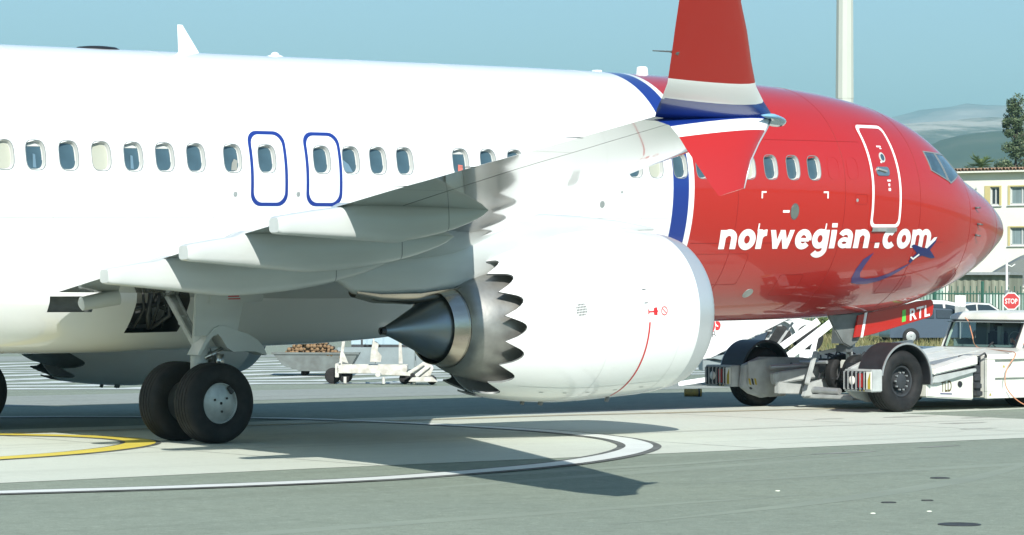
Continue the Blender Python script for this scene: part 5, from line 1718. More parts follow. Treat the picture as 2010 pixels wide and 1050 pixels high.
# ================================================================== LIGHT MAST
M['mast'] = mat('cream_mast_paint', (0.44, 0.47, 0.42), 0.5, noise=.05, nscale=.4)
q = at(1657, 569, 160)
mast = thing('light_mast', 'tall pale mast with climbing pegs rising behind the fuselage', 'mast', (q.x, q.y, 0))
b = MB(); nn = 12
def mr(z): return .56 - .0062 * z
b.lathe([(z, mr(z)) for z in (0, 4, 8, 12.4)], (0, 0, 0), 'z', 12); b.build('lower_shaft', M['mast'], mast)
b = MB(); b.lathe([(12.4, mr(12.4) + .015), (14, mr(14) + .013), (22, mr(22)), (30, mr(30))], (0, 0, 0), 'z', 12); b.build('upper_shaft', M['mast'], mast)
for k in range(22):
    z = 3 + 1.28 * k
    d = HR * 1.0
    b = MB(); b.tube([d * (mr(z) * .95), d * (mr(z) + .32)], .012, 5); b.build('climbing_peg', M['galv'], mast)
b = MB(); b.box(-2.2, 2.2, -.2, .2, 30, 30.3)
hd = b.build('head_frame', M['galv'], mast)
for k in range(5):
    b = MB(); b.box(-2.1 + k, -1.5 + k, -.45, -.2, 29.8, 30.4); b.build('floodlight', M['galv'], hd, bevel=.03)

# ================================================================== FAR-SIDE GROUND EQUIPMENT
M['gsewhite'] = mat('chipped_white_paint', (0.55, 0.56, 0.52), 0.5, noise=.45, nscale=7, tint=(.36, .34, .29))
M['gsegrey'] = mat('blue_grey_paint', (0.22, 0.27, 0.28), 0.5, noise=.3, nscale=2)
M['gsedark'] = mat('dark_machine_parts', (0.035, 0.04, 0.045), 0.6, noise=.4, nscale=6)
U3 = HR.copy(); W3 = HF.copy(); Z3 = Vector((0, 0, 1))
class Loc:
    """local frame: u to the right along the apron, w away, z up; origin on the ground"""
    def __init__(s_, px, D):
        q = at(px, 569, D); s_.o = Vector((q.x, q.y, 0))
    def p(s_, u, w, z): return U3 * u + W3 * w + Z3 * z
    def box(s_, b, u0, u1, w0, w1, z0, z1):
        v = [s_.p(u, w, z) for z in (z0, z1) for w in (w0, w1) for u in (u0, u1)]
        b.add(v, [(0, 2, 3, 1), (4, 5, 7, 6), (0, 1, 5, 4), (2, 6, 7, 3), (0, 4, 6, 2), (1, 3, 7, 5)])
        return b
    def prism(s_, b, pts, w0, w1):
        return b.prism([s_.p(u, w0, z) for u, z in pts], W3 * (w1 - w0))
    def wheel(s_, b, u, w, r, wd):
        rings = []
        for al, rr in ((-wd / 2, r * .5), (-wd / 2, r * .88), (-wd * .4, r), (wd * .4, r), (wd / 2, r * .88), (wd / 2, r * .5)):
            rings.append([s_.p(u + rr * cos(2 * pi * k / 24), w + al, r + rr * sin(2 * pi * k / 24)) for k in range(24)])
        b.loft(rings, True, True)
        return b
# white tow-bar trolley: frame, uprights, wheels
T = Loc(660, 64.5); k_ = 64.5 / FPX
def tz(row): return 2.05 - (row - 569) * k_
def tu(px): return (px - 660) * k_
tr = thing('tow_bar_trolley', 'chipped white trolley with tow bars and uprights beyond the exhaust cone', 'trolley', T.o)
b = MB()
T.box(b, tu(661), tu(668), -.5, .4, tz(741), tz(714)); T.box(b, tu(664), tu(800), -.5, -.42, tz(733), tz(717)); T.box(b, tu(664), tu(800), .32, .4, tz(733), tz(717))
for px in (690, 725, 765, 795): T.box(b, tu(px), tu(px + 6), -.42, .32, tz(728), tz(718))
b.build('frame', M['gsewhite'], tr, bevel=.008)
b = MB(); T.prism(b, [(tu(664), tz(720)), (tu(670), tz(720)), (tu(677), tz(665)), (tu(671), tz(665))], .30, .36); T.prism(b, [(tu(670), tz(712)), (tu(683), tz(716)), (tu(672), tz(690))], .30, .36)
b.build('upright', M['gsewhite'], tr, bevel=.006)
b = MB(); T.prism(b, [(tu(782), tz(716)), (tu(790), tz(716)), (tu(787), tz(668)), (tu(782), tz(668))], .30, .36); b.build('upright', M['gsewhite'], tr, bevel=.006)
b = MB(); T.prism(b, [(tu(727), tz(712)), (tu(748), tz(712)), (tu(750), tz(700)), (tu(742), tz(690)), (tu(744), tz(676)), (tu(736), tz(672)), (tu(735), tz(658)), (tu(729), tz(690))], -.1, -.02); b.build('bracket', M['gsewhite'], tr, bevel=.006)
b = MB()
T.prism(b, [(tu(752), tz(735)), (tu(808), tz(737)), (tu(808), tz(730)), (tu(752), tz(727))], -.75, -.66)
b.tube([T.p(tu(745), -.7, tz(735)), T.p(tu(745), -.62, tz(735))], .055, 14)
b.build('tow_bar', M['gsewhite'], tr, bevel=.006)
b = MB(); T.prism(b, [(tu(805), tz(748)), (tu(862), tz(748)), (tu(850), tz(738)), (tu(812), tz(740))], -.9, -.6); b.build('tow_bar', M['gsewhite'], tr, bevel=.006)
b = MB()
b.bar(T.p(tu(800), -.6, tz(735)), T.p(tu(836), -.6, tz(712)), .06, .07); b.bar(T.p(tu(818), -.55, tz(738)), T.p(tu(846), -.55, tz(716)), .08, .08)
T.prism(b, [(tu(820), tz(742)), (tu(846), tz(738)), (tu(853), tz(722)), (tu(846), tz(712)), (tu(832), tz(710)), (tu(812), tz(726))], -.5, -.2)
b.build('hitch_head', M['gsewhite'], tr, bevel=.012)
for u, w, r in ((tu(655), -.2, .175), (tu(676), .5, .16), (tu(796), -.3, .12), (tu(850), -.6, .10), (tu(806), .3, .12)):
    b = MB(); T.wheel(b, u, w, r, .09); b.build('wheel', M['tyre'], tr, angle=40)
for px, w in ((756, -.7), (816, -.8), (680, -.45)):
    b = MB(); b.tube([T.p(tu(px), w, 0.02), T.p(tu(px), w, .16)], .035, 10); b.build('support_foot', M['gsewhite'], tr)
# grey skip heaped with cut logs
K = Loc(545, 70.5); k2 = 70.5 / FPX
def kz(row): return 2.05 - (row - 569) * k2
def ku(px): return (px - 545) * k2
sk = thing('metal_skip', 'boat-shaped grey metal skip on small wheels behind the main gear', 'skip', K.o)
b = MB()
out_p = [(ku(540), kz(694)), (ku(560), kz(718)), (ku(592), kz(728)), (ku(640), kz(729)), (ku(690), kz(722)), (ku(706), kz(694))]
in_p = [(ku(543), kz(694)), (ku(563), kz(715)), (ku(594), kz(725)), (ku(640), kz(726)), (ku(688), kz(719)), (ku(703), kz(694))]
rings = [[K.p(u, w, z) for u, z in out_p] for w in (-.7, .7)]
b.loft(rings, False, False)
for w in (-.7, .7): b.add([K.p(u, w, z) for u, z in out_p], [tuple(range(6))])
M['skipgrey'] = mat('shaded_steel_skip', (0.12, 0.145, 0.14), 0.6, noise=.4, nscale=5, tint=(.08, .09, .085))  # base colour darkened to carry the shade on the hull
b.build('hull', M['skipgrey'], sk)
b = MB(); K.box(b, ku(538), ku(708), -.73, -.69, kz(696), kz(692)); b.build('rim', M['skipgrey'], sk)
for px in (600, 650):
    for w in (-.4, .4):
        b = MB(); K.wheel(b, ku(px), w, .075, .06); b.build('wheel', M['tyre'], sk)
M['logend'] = mat('cut_log_end', (0.30, 0.195, 0.10), 0.85, noise=.6, nscale=9, tint=(.10, .06, .035))
M['logbark'] = mat('log_bark', (0.10, 0.065, 0.04), 0.9, noise=.4, nscale=8)
lm = MB(); lm.lathe([(-.28, .001), (-.28, .9), (-.27, 1.0), (.27, 1.0), (.28, .9), (.28, .001)], (0, 0, 0), 'y', 10)
lme = lm.mesh('log', angle=30); lme.materials.append(M['logend']); lme.materials.append(M['logbark'])
for p_ in lme.polygons: p_.material_index = 0 if abs(p_.normal.y) > .6 else 1
r3 = random.Random(5)
ang = math.atan2(W3.y, W3.x) - pi / 2
for row in range(4):
    for k in range(18 - 3 * row):
        r_ = r3.uniform(.038, .056)
        u = ku(566) + (row * 1.1 + k) * .082 + r3.uniform(-.012, .012)
        if u > ku(690): continue
        o = link('log', lme)
        q = K.o + K.p(u, -.35 + r3.uniform(-.08, .08), kz(692) - .01 + row * .078 - max(0, (u - ku(640))) * .25)
        o.location = q; o.scale = (r_, 1, r_); o.rotation_euler = (0, r3.uniform(0, 3), ang + r3.uniform(-.08, .08))
        tag(o, 'short cut log with pale sawn end heaped in the grey skip', 'log', 'cut logs heaped in the grey skip')
# low blue-grey barrier and pale box trailer behind the trolley
Bk = Loc(660, 75.0)
bar_ = thing('crash_barrier', 'low blue-grey barrier wall behind the white trolley', 'barrier', Bk.o)
for i in range(4):
    b = MB(); Bk.prism(b, [(i * 1.0 + .01, 0), (i * 1.0 + .99, 0), (i * 1.0 + .985, .58), (i * 1.0 + .015, .58)], 0, .3); b.build('barrier_block', M['gsegrey'], bar_, bevel=.03)
for u in (.62, 1.75, 2.0):
    b = MB(); Bk.box(b, u, u + .05, .1, .15, .58, .95); b.build('stake', M['gsedark'], bar_)
Bx = Loc(690, 86.0)
M['palebox'] = mat('pale_blue_cladding', (0.30, 0.40, 0.45), 0.6, noise=.12, nscale=1.5)
bt = thing('box_trailer', 'pale blue box trailer parked behind the barrier', 'trailer', Bx.o)
b = MB(); b.loft([[Bx.p(.06 * k, -.02 if k % 8 in (0, 1) else 0, z) for k in range(75)] for z in (.45, 2.3)], False, False)
b.add([Bx.p(0, 0, .45), Bx.p(0, 2, .45), Bx.p(0, 2, 2.3), Bx.p(0, 0, 2.3)], [(0, 1, 2, 3)]); b.add([Bx.p(0, 0, 2.3), Bx.p(4.44, 0, 2.3), Bx.p(4.44, 2, 2.3), Bx.p(0, 2, 2.3)], [(0, 1, 2, 3)])
b.build('box', M['palebox'], bt)
b = MB(); Bx.box(b, 0, 4.44, 0, 2, .35, .44); b.build('chassis', M['gsedark'], bt)
for u in (.6, 3.8):
    b = MB(); Bx.wheel(b, u, .1, .3, .2); b.build('wheel', M['tyre'], bt, angle=40)
# left-hand fence, far behind the belly
L0 = at(520, 569, 125); L1 = at(700, 569, 128); L0.z = L1.z = 0
LD = (L1 - L0).normalized(); LL = (L1 - L0).length
f2 = thing('green_fence', 'short stretch of green fence with pale panels seen left of the logs', 'fence', L0)
for k in range(6):
    b = MB(); b.bar(LD * (k * LL / 5), LD * (k * LL / 5) + Z3 * 1.2, .10, .10, (1, 0, 0)); b.build('post', M['green'], f2)
for k in range(24):
    b = MB(); b.bar(LD * (k * LL / 24 + .08), LD * (k * LL / 24 + .08) + Z3 * 1.05, .07, .03, (1, 0, 0)); b.build('slat', M['surround'] if k % 3 else M['green'], f2)

# ---- mobile stairs with a white side panel, beyond the nose wheels
A = Loc(1340, 64.0); ka = 64.0 / FPX
def az(row): return 2.05 - (row - 569) * ka
def au(px): return (px - 1340) * ka
stairs = thing('mobile_stairs', 'white mobile passenger stairs with red lettering on the sloping side panel', 'stairs', A.o)
b = MB(); A.prism(b, [(au(1375), az(705)), (au(1395), az(702)), (au(1532), az(633)), (au(1700), az(548)), (au(1700), az(470)), (au(1375), az(620))], 0, .06)
b.build('side_panel', M['print_white'], stairs, bevel=.01)
b = MB(); A.prism(b, [(au(1375), az(705)), (au(1395), az(702)), (au(1700), az(548)), (au(1700), az(470)), (au(1375), az(620))], 1.5, 1.56); b.build('side_panel', M['print_white'], stairs)
b = MB()
for k in range(14):
    u = au(1392) + k * .22; z = az(701) + k * .113
    A.box(b, u, u + .26, .07, 1.49, z, z + .03)
b.build('treads', M['galv'], stairs)
b = MB(); A.prism(b, [(au(1395), az(702)), (au(1440), az(690)), (au(1440), az(700)), (au(1415), az(706))], -.05, 1.5); A.box(b, au(1380), au(1560), .05, 1.5, az(728), az(707)); b.build('chassis', M['gsegrey'], stairs, bevel=.01)
b = MB(); A.box(b, au(1388), au(1470), -.15, .03, az(735), az(722)); b.build('bumper', M['gsegrey'], stairs, bevel=.01)
b = MB(); b.bar(A.p(au(1330), -.3, az(752)), A.p(au(1424), -.1, az(738)), .06, .10); b.build('tow_bar', M['print_white'], stairs)
for (p0, r0_, p1, r1_, w) in ((1640, 625, 1532, 710, .11), (1606, 628, 1518, 690, .09)):
    b = MB(); b.bar(A.p(au(p0), -.12, az(r0_)), A.p(au(p1), -.12, az(r1_)), .06, w * 1.6); b.build('strut', M['print_white'], stairs, bevel=.008)
b = MB(); b.bar(A.p(au(1492), .3, az(690)), A.p(au(1525), .3, az(640)), .05, .06); b.bar(A.p(au(1520), .4, az(690)), A.p(au(1560), .4, az(632)), .05, .05); b.build('strut', M['galv'], stairs)
b = MB(); A.prism(b, [(au(1466), az(668)), (au(1492), az(655)), (au(1507), az(650)), (au(1500), az(668))], -.04, .0); b.build('access_hatch', M['cardark'], stairs)
for px in (1420, 1545):
    for w in (.2, 1.35):
        b = MB(); A.wheel(b, au(px), w, .20, .14); b.build('wheel', M['tyre'], stairs, angle=40)
org = A.p(0, -.005, 0)
def stext(t, px0, px1, r0_, r1_, m, sh=0, bold=.03):
    bm = fit_bm(text_mesh(t, 1.0, bold, sh), 0, (px1 - px0) * ka, 0, (r1_ - r0_) * ka)
    flat_sign(bm, A.p(au(px0), -.006, az(r1_)), (U3 + Z3 * .42).normalized(), Z3, 'lettering', m, stairs)
stext('aps', 1378, 1418, 634, 672, M['print_red'])
stext('IER', 1386, 1408, 656, 667, M['duct'], 0, .0)
# white block and curved post beside the stairs
b = MB(); A.box(b, au(1568), au(1592), -.2, .1, az(716), az(685)); b.build('ballast_box', M['print_white'], stairs, bevel=.015)
b = MB(); A.prism(b, [(au(1586), az(700)), (au(1597), az(700)), (au(1601), az(675)), (au(1604), az(662)), (au(1596), az(664)), (au(1590), az(680))], -.25, -.15); b.build('guard', M['print_white'], stairs, bevel=.01)

# ---- parked tractor far behind the stairs
V = Loc(1470, 99.0); kv = 99.0 / FPX
def vz(row): return 2.05 - (row - 569) * kv
def vu(px): return (px - 1470) * kv
tv = thing('airport_tractor', 'white airport tractor with black tyre and arched mudguard behind the stairs', 'tractor', V.o)
b = MB(); V.prism(b, [(vu(1440), .45), (vu(1600), .45), (vu(1604), 1.0), (vu(1570), 1.12), (vu(1500), 1.15), (vu(1440), 1.05)], .25, 1.7); b.build('body', M['carwhite'], tv, bevel=.04)
b = MB(); V.prism(b, [(vu(1450), 1.1), (vu(1500), 1.1), (vu(1496), 1.75), (vu(1456), 1.75)], .4, 1.6); b.build('cab', M['carglass'], tv, bevel=.03)
b = MB(); V.box(b, vu(1447), vu(1505), .35, 1.65, 1.75, 1.82); b.build('roof', M['carwhite'], tv, bevel=.03)
for u in (vu(1528), vu(1590)):
    for w in (.2, 1.6):
        b = MB(); V.wheel(b, u, w, .46, .3); b.build('wheel', M['tyre'], tv, angle=40)
b = MB(); b.loft([[V.p(vu(1528) + r * cos(a), w, .46 + r * sin(a)) for a in [pi * .04 + pi * .92 * k / 16 for k in range(17)]] for r, w in ((.60, 0), (.66, 0), (.66, .38), (.60, .38))], False, False)
b.build('mudguard', M['carwhite'], tv, angle=40)

# ---- yellow chock on the ground
q = Vector((-2.39, 5.66, 0))
ck = thing('wheel_chock', 'worn yellow wooden chock lying on the apron beyond the engine', 'chock', q)
M['chock'] = mat('worn_yellow_paint', (0.42, 0.30, 0.06), 0.7, noise=.6, nscale=14, tint=(.22, .15, .05))
b = MB(); b.loft([[U3 * u + W3 * (r_ * cos(2 * pi * k / 12)) + Z3 * (.075 + r_ * sin(2 * pi * k / 12)) for k in range(12)] for u, r_ in ((-.17, .060), (-.165, .075), (.165, .075), (.17, .060))], True, True)
b.build('block', M['chock'], ck, angle=40)
b = MB(); b.loft([[U3 * u + W3 * (r_ * cos(2 * pi * k / 12)) + Z3 * (.075 + r_ * sin(2 * pi * k / 12)) for k in range(12)] for u, r_ in ((.10, .079), (.13, .079))], True, False)
b.build('band', M['gsedark'], ck)
# ================================================================== TOWBARLESS TUG
M['tugwhite'] = mat('tug_white_paint', (0.70, 0.715, 0.66), 0.42, coat=.2, noise=.2, nscale=3, tint=(.56, .575, .51))
M['tuggrey'] = mat('tug_dusty_grey', (0.42, 0.45, 0.44), 0.5, noise=.3, nscale=4)
M['fender'] = mat('black_rubber_fender', (0.022, 0.024, 0.028), 0.5, noise=.3, nscale=5, bump=.08)
M['hazy'] = mat('hazard_yellow', (0.40, 0.31, 0.03), 0.5, noise=.2, nscale=14)
M['lampw'] = mat('clear_lamp_lens', (0.72, 0.70, 0.64), 0.12, coat=1)
M['lampr'] = mat('red_lamp_lens', (0.30, 0.02, 0.02), 0.15, coat=1)
M['cabglass'] = glass('cab_glass', (0.66, 0.78, 0.76), .6)
M['interior'] = mat('cab_interior', (0.22, 0.26, 0.26), 0.7)
M['seat'] = mat('black_seat_cloth', (0.02, 0.022, 0.025), 0.8)
M['checker'] = mat('checker_plate', (0.42, 0.44, 0.42), 0.4, metal=.5, noise=.2, nscale=6)
M['logo_brown'] = mat('brown_lettering', (0.10, 0.075, 0.025), 0.5)
M['cable'] = mat('orange_cable', (0.55, 0.24, 0.13), 0.5)
TB = Vector((-1.2, 0, 0))
tug = thing('aircraft_tug', 'white towbarless tug clasping the nose wheels with its big black tyres', 'tug', TB)
def tp(b, name, m, parent=None, **k):
    return b.build(name, m, parent or tug, loc=(-TB if parent is None else (0, 0, 0)), **k)
WX = -4.64
def tug_wheel(yc, out_):
    R, W = .525, .46
    b = MB(); b.lathe(wheel_profile(R, W, .27), (WX, yc, R), 'y', 56)
    t = tp(b, 'wheel', M['tyre'], angle=55)
    b = MB(); b.lathe([(out_ * W * .30, .275), (out_ * W * .34, .262), (out_ * W * .33, .235), (out_ * W * .12, .215), (out_ * W * .10, .15), (out_ * W * .30, .135), (out_ * W * .34, .12), (out_ * W * .36, .07), (out_ * W * .37, .005)], (WX, yc, R), 'y', 40)
    b.build('rim', M['gsedark'], t, angle=35)
    for k in range(10):
        a = 2 * pi * k / 10
        c = Vector((WX + .15 * cos(a), yc + out_ * W * .30, R + .15 * sin(a)))
        b = MB(); b.lathe([(0, .016), (out_ * .035, .016), (out_ * .036, .002)], c, 'y', 6)
        b.build('wheel_nut', M['galv'], t)
    return t
for yc, o_ in ((-1.66, -1), (1.66, 1)):
    tug_wheel(yc, o_)
    # black mudguard over the wheel, pale edge on the outside
    a0, a1 = radians(-8), radians(172)
    def arc(r, n=26): return [(WX + r * cos(a0 + (a1 - a0) * k / n), .545 + r * sin(a0 + (a1 - a0) * k / n)) for k in range(n + 1)]
    lo, hi = arc(.585), arc(.63)
    y0, y1 = yc - .27, yc + .27
    b = MB(); b.loft([[(x, y0, z) for x, z in lo], [(x, y0, z) for x, z in hi], [(x, y1, z) for x, z in hi], [(x, y1, z) for x, z in lo], [(x, y0, z) for x, z in lo]], False, False)
    f = tp(b, 'mudguard', M['fender'], angle=40)
    ye = yc + o_ * .272
    l2, h2 = arc(.60), arc(.632)
    b = MB(); b.loft([[(x, ye, z) for x, z in l2], [(x, ye + o_ * .018, z) for x, z in l2], [(x, ye + o_ * .018, z) for x, z in h2], [(x, ye, z) for x, z in h2]], False, False)
    b.build('edge_trim', M['galv'], f, angle=40)
    s_ = o_
    # arm end: lamp box, hazard stripes, side cheek
    yi, yo = yc - s_ * .30, yc + s_ * .34
    b = MB()
    b.box(-5.56, -5.30, min(yi, yo), max(yi, yo), .36, .735)
    bx_ = tp(b, 'lamp_box', M['tuggrey'], bevel=.015)
    yl = (yi + yo) / 2
    for q in range(6):
        y_ = (max(yi, yo) - .04) - .092 * q
        b = MB(); b.tube([(-5.60, y_, .40), (-5.60, y_, .70)], .010, 6); b.tube([(-5.55, y_, .41), (-5.60, y_, .41)], .008, 5); b.tube([(-5.55, y_, .69), (-5.60, y_, .69)], .008, 5)
        b.build('lamp_guard_bar', M['galv'], bx_)
    b = MB(); b.box(-5.568, -5.555, min(yi, yo) + .03, max(yi, yo) - .03, .395, .705); b.build('lamp_recess', M['fender'], bx_)
    y_ = max(yi, yo) - .20
    b = MB(); b.lathe([(-.012, .075), (-.025, .06), (-.032, .02), (-.033, .001)], (-5.565, y_, .55), 'x', 20); b.build('lamp', M['lampw'], bx_, smooth=True)
    b = MB(); b.box(-5.588, -5.566, y_ - .25, y_ - .14, .43, .67); b.build('tail_lamp', M['lampr'], bx_, bevel=.01)
    b = MB(); b.box(-5.575, -5.55, min(yi, yo) + .01, min(yi, yo) + .12, .40, .70); b.build('end_plate', M['tugwhite'], bx_, bevel=.005)
    b = MB(); b.add([(-5.578, min(yi, yo) + .02, .41), (-5.578, min(yi, yo) + .08, .41), (-5.578, min(yi, yo) + .08, .56), (-5.578, min(yi, yo) + .04, .66), (-5.578, min(yi, yo) + .02, .69)], [(0, 1, 2, 3, 4)]); b.build('hazard_patch', M['hazy'], bx_)
    for q in range(4):
        b = MB(); yq = min(yi, yo) + .16 + .045 * q
        b.add([(-5.5615, yq, .37), (-5.5615, yq + .03, .37), (-5.5615, yq + .03 + .05, .48), (-5.5615, yq + .05, .48)], [(0, 1, 2, 3)])
        b.build('hazard_stripe', M['hazy'] if q % 2 == 0 else M['fender'], bx_)
    # cheek plates inside the wheel (towards the nose gear)
    yin = yc - s_ * .33
    b = MB(); b.prism([(-5.40, yin, .36), (-5.36, yin, .74), (-4.95, yin, .88), (-3.9, yin, .86), (-3.4, yin, .80), (-3.4, yin, .30), (-4.9, yin, .16), (-5.2, yin, .24)], (0, -s_ * .10, 0))
    ch = tp(b, 'arm_cheek', M['tuggrey'], bevel=.015)
    for xx, zz_ in ((-5.05, .76), (-5.2, .34), (-4.2, .74)):
        b = MB(); b.lathe([(0, .03), (-s_ * .02, .028), (-s_ * .022, .001)], (xx, yin - s_ * .10, zz_), 'y', 10); b.build('bolt', M['gsedark'], ch)
# panel on the outer end of the far arm facing the camera, with hazard chevron
b = MB(); b.prism([(-5.30, 1.235, .40), (-5.28, 1.235, .80), (-4.85, 1.235, .86), (-4.35, 1.235, .84), (-4.35, 1.235, .18), (-4.75, 1.235, .17), (-5.1, 1.235, .27)], (0, -.035, 0))
sp = tp(b, 'arm_side_plate', M['tuggrey'], bevel=.012)
for q in range(3):
    b = MB(); x = -5.26 + .07 * q
    b.add([(x, 1.198, .40), (x + .05, 1.198, .385), (x + .02, 1.198, .50), (x - .03, 1.198, .51)], [(0, 1, 2, 3)])
    b.build('hazard_stripe', M['hazy'] if q % 2 == 0 else M['fender'], sp)
# cradle between the arms that carries the nose wheels
b = MB()
b.box(-4.0, -3.55, -1.25, 1.25, .30, .66); b.box(-4.55, -3.95, -.62, .62, .16, .24)
b.box(-3.62, -3.5, -.8, .8, .6, .88)
tp(b, 'cradle', M['tuggrey'], bevel=.02)
for s_ in (1, -1):
    b = MB(); b.bar((-4.95, s_ * .95, .50), (-3.8, s_ * .62, .66), .16, .20); tp(b, 'clamp_arm', M['tuggrey'], bevel=.02)
for pts_, d_ in (([(-4.9, .95, .24), (-4.3, .95, .22), (-4.3, .95, .60), (-4.5, .95, .66), (-4.9, .95, .62)], -.12), ([(-4.7, .5, .2), (-4.1, .5, .2), (-4.1, .5, .52), (-4.6, .5, .42)], -.10)):
    b = MB(); b.prism(pts_, (0, d_, 0)); tp(b, 'clamp_plate', M['tuggrey'], bevel=.012)
for p_, q_, r_ in (((-4.9, 1.05, .70), (-4.0, .7, .74), .045), ((-4.9, -1.05, .70), (-4.0, -.7, .74), .045), ((-4.3, .9, .78), (-4.35, .2, .80), .03), ((-4.45, -.2, .30), (-4.5, .6, .32), .06)):
    b = MB(); b.tube([p_, q_], r_, 10); tp(b, 'hydraulic_ram', M['galv'], angle=40)
b = MB()
for k in range(9):
    y_ = -.7 + .18 * k
    b.tube([(-3.6, y_, .85), (-3.85 - .03 * (k % 3), y_ + .06, .98 - .04 * (k % 2)), (-4.15, y_ * .7, .72), (-4.3, y_ * .6, .5)], .017, 6)
b.box(-4.25, -4.0, .25, .5, .62, .86); b.box(-4.4, -4.15, -.55, -.3, .55, .8); b.box(-4.1, -3.85, -1.0, -.75, .66, .90)
tp(b, 'hydraulic_hoses', M['fender'], angle=40)
b = MB(); b.box(-3.95, -3.68, .05, .42, .70, .92); b.box(-4.2, -3.95, -.18, .04, .68, .84); b.box(-3.9, -3.7, -.55, -.3, .72, .92)
tp(b, 'valve_block', M['tugwhite'], bevel=.02)
b = MB(); b.bar((-4.75, .30, .42), (-4.45, .38, .98), .07, .07, (0, 1, 0)); b.bar((-4.40, .36, .95), (-4.0, .1, 1.05), .05, .06)
tp(b, 'latch_lever', M['tuggrey'], bevel=.01)
# chassis and sloping rear deck
b = MB(); b.prism([(-3.5, -1.55, .28), (3.6, -1.55, .28), (3.6, -1.55, .85), (-3.5, -1.55, .58)], (0, 3.3, 0))
tp(b, 'chassis', M['tugwhite'], bevel=.03)
b = MB(); b.prism([(-3.42, -1.5, .585), (-.36, -1.5, .86), (-.36, -1.5, 1.02), (-1.3, -1.5, .975), (-3.1, -1.5, .74), (-3.42, -1.5, .66)], (0, 3.2, 0))
dk = tp(b, 'rear_deck', M['tugwhite'], bevel=.02)
b = MB(); b.obox((-2.35, -1.05, .845), (.62, 0, .081), (0, .36, 0), (-.0005, 0, .004)); b.build('tread_plate', M['checker'], dk)
for yy in (-.55, .2, .95):
    b = MB(); b.obox((-1.95, yy, .893), (.9, 0, .119), (0, .006, 0), (0, 0, .006)); b.build('deck_seam', M['tuggrey'], dk)
b = MB(); b.bar((-3.2, 1.56, .86), (-.6, 1.60, 1.06), .06, .16); b.build('deck_rail', M['tugwhite'], dk, bevel=.02)
# near side: skirt with lettering, slanted beam, armour panel
b = MB(); b.prism([(-4.05, -1.86, .24), (-2.86, -1.86, .17), (-2.86, -1.86, .70), (-4.05, -1.86, .60)], (0, .30, 0))
skirt = tp(b, 'side_skirt', M['tugwhite'], bevel=.02)
bm = fit_bm(text_mesh('TLD', 1.0, .02), 0, .27, 0, .19)
flat_sign(bm, (-3.70, -1.864, .32), (1, 0, .03), (0, 0, 1), 'lettering', M['logo_brown'], skirt)
b = MB(); b.add([(-3.72, -1.864, .285), (-3.42, -1.864, .275), (-3.42, -1.864, .295), (-3.72, -1.864, .305)], [(0, 1, 2, 3)]); b.build('underline', M['print_blue'], skirt)
b = MB(); b.lathe([(0, .055), (-.02, .05), (-.021, .001)], (-3.22, -1.86, .45), 'y', 16); b.build('filler_cap', M['fender'], skirt)
b = MB(); b.prism([(-4.0, -1.98, .62), (-2.88, -1.98, .78), (-2.88, -1.98, .94), (-3.95, -1.98, .72)], (0, .34, 0))
tp(b, 'slanted_side_beam', M['tugwhite'], bevel=.02)
b = MB(); b.prism([(-4.0, -1.95, .48), (-3.85, -1.95, .48), (-3.2, -1.95, .60), (-2.88, -1.95, .66), (-2.88, -1.95, .72), (-3.95, -1.95, .60)], (0, .2, 0)); tp(b, 'beam_lower_lip', M['tuggrey'], bevel=.012)
b = MB()
for k in range(5):
    b.box(-2.86, -2.70, -1.93 + .02 * k, -1.80, .24 + .13 * k, .32 + .13 * k)
b.tube([(-2.80, -1.93, .92), (-2.70, -1.97, .98), (-2.6, -1.93, .90)], .02, 6)
b.box(-2.86, -2.66, -1.85, -1.5, .22, .93)
tp(b, 'hose_chase', M['gsedark'], bevel=.01)
b = MB(); b.box(-2.60, 3.6, -1.90, -1.56, .20, .94)
pn = tp(b, 'armour_panel', M['tugwhite'], bevel=.015)
b = MB()
b.box(-2.62, 3.62, -1.965, -1.895, .865, .955); b.box(-2.62, 3.62, -1.965, -1.895, .19, .31)
b.box(-2.62, -2.42, -1.965, -1.895, .312, .863); b.box(-2.0 + .42, -1.5, -1.965, -1.895, .312, .863); b.box(-1.40, -1.32, -1.965, -1.895, .312, .863)
for x0 in (-2.42, -1.32, -.2, .9): b.box(x0, x0 + .84, -1.950, -1.895, .54, .60)
for x0 in (-.45, -.3, .7, 1.8): b.box(x0, x0 + .07, -1.965, -1.895, .312, .863)
b.build('panel_frame', M['tugwhite'], pn, bevel=.006)
for x, z in ((-2.12, .72), (-2.55, .24)):
    b = MB(); b.add([(x - .03, -1.968 if z < .3 else -1.903, z), (x + .03, -1.968 if z < .3 else -1.903, z), (x, -1.968 if z < .3 else -1.903, z + .055)], [(0, 1, 2)]); b.build('warning_triangle', M['hazy'], pn)
for x in (-1.0, 2.4):
    for y_ in (-1.3, 1.3):
        b = MB(); b.lathe(wheel_profile(.36, .3, .2), (x, y_, .36), 'y', 36); w_ = tp(b, 'front_wheel', M['tyre'], angle=50)
        b = MB(); b.lathe([(-.09, .2), (-.08, .1), (-.085, .01)], (x, y_, .36), 'y', 20); b.build('rim', M['gsedark'], w_)
# cab
CY0, CY1 = -.72, 1.17
def cabx(z): return -.33 + (z - 1.0) * .54
b = MB()
rb = .05
def quad_ring(z, gx, gy):
    return [(cabx(z) - gx, CY1 + gy, z), (1.9, CY1 + gy, z), (1.9, CY0 - gy, z), (cabx(z) - gx, CY0 - gy, z)]
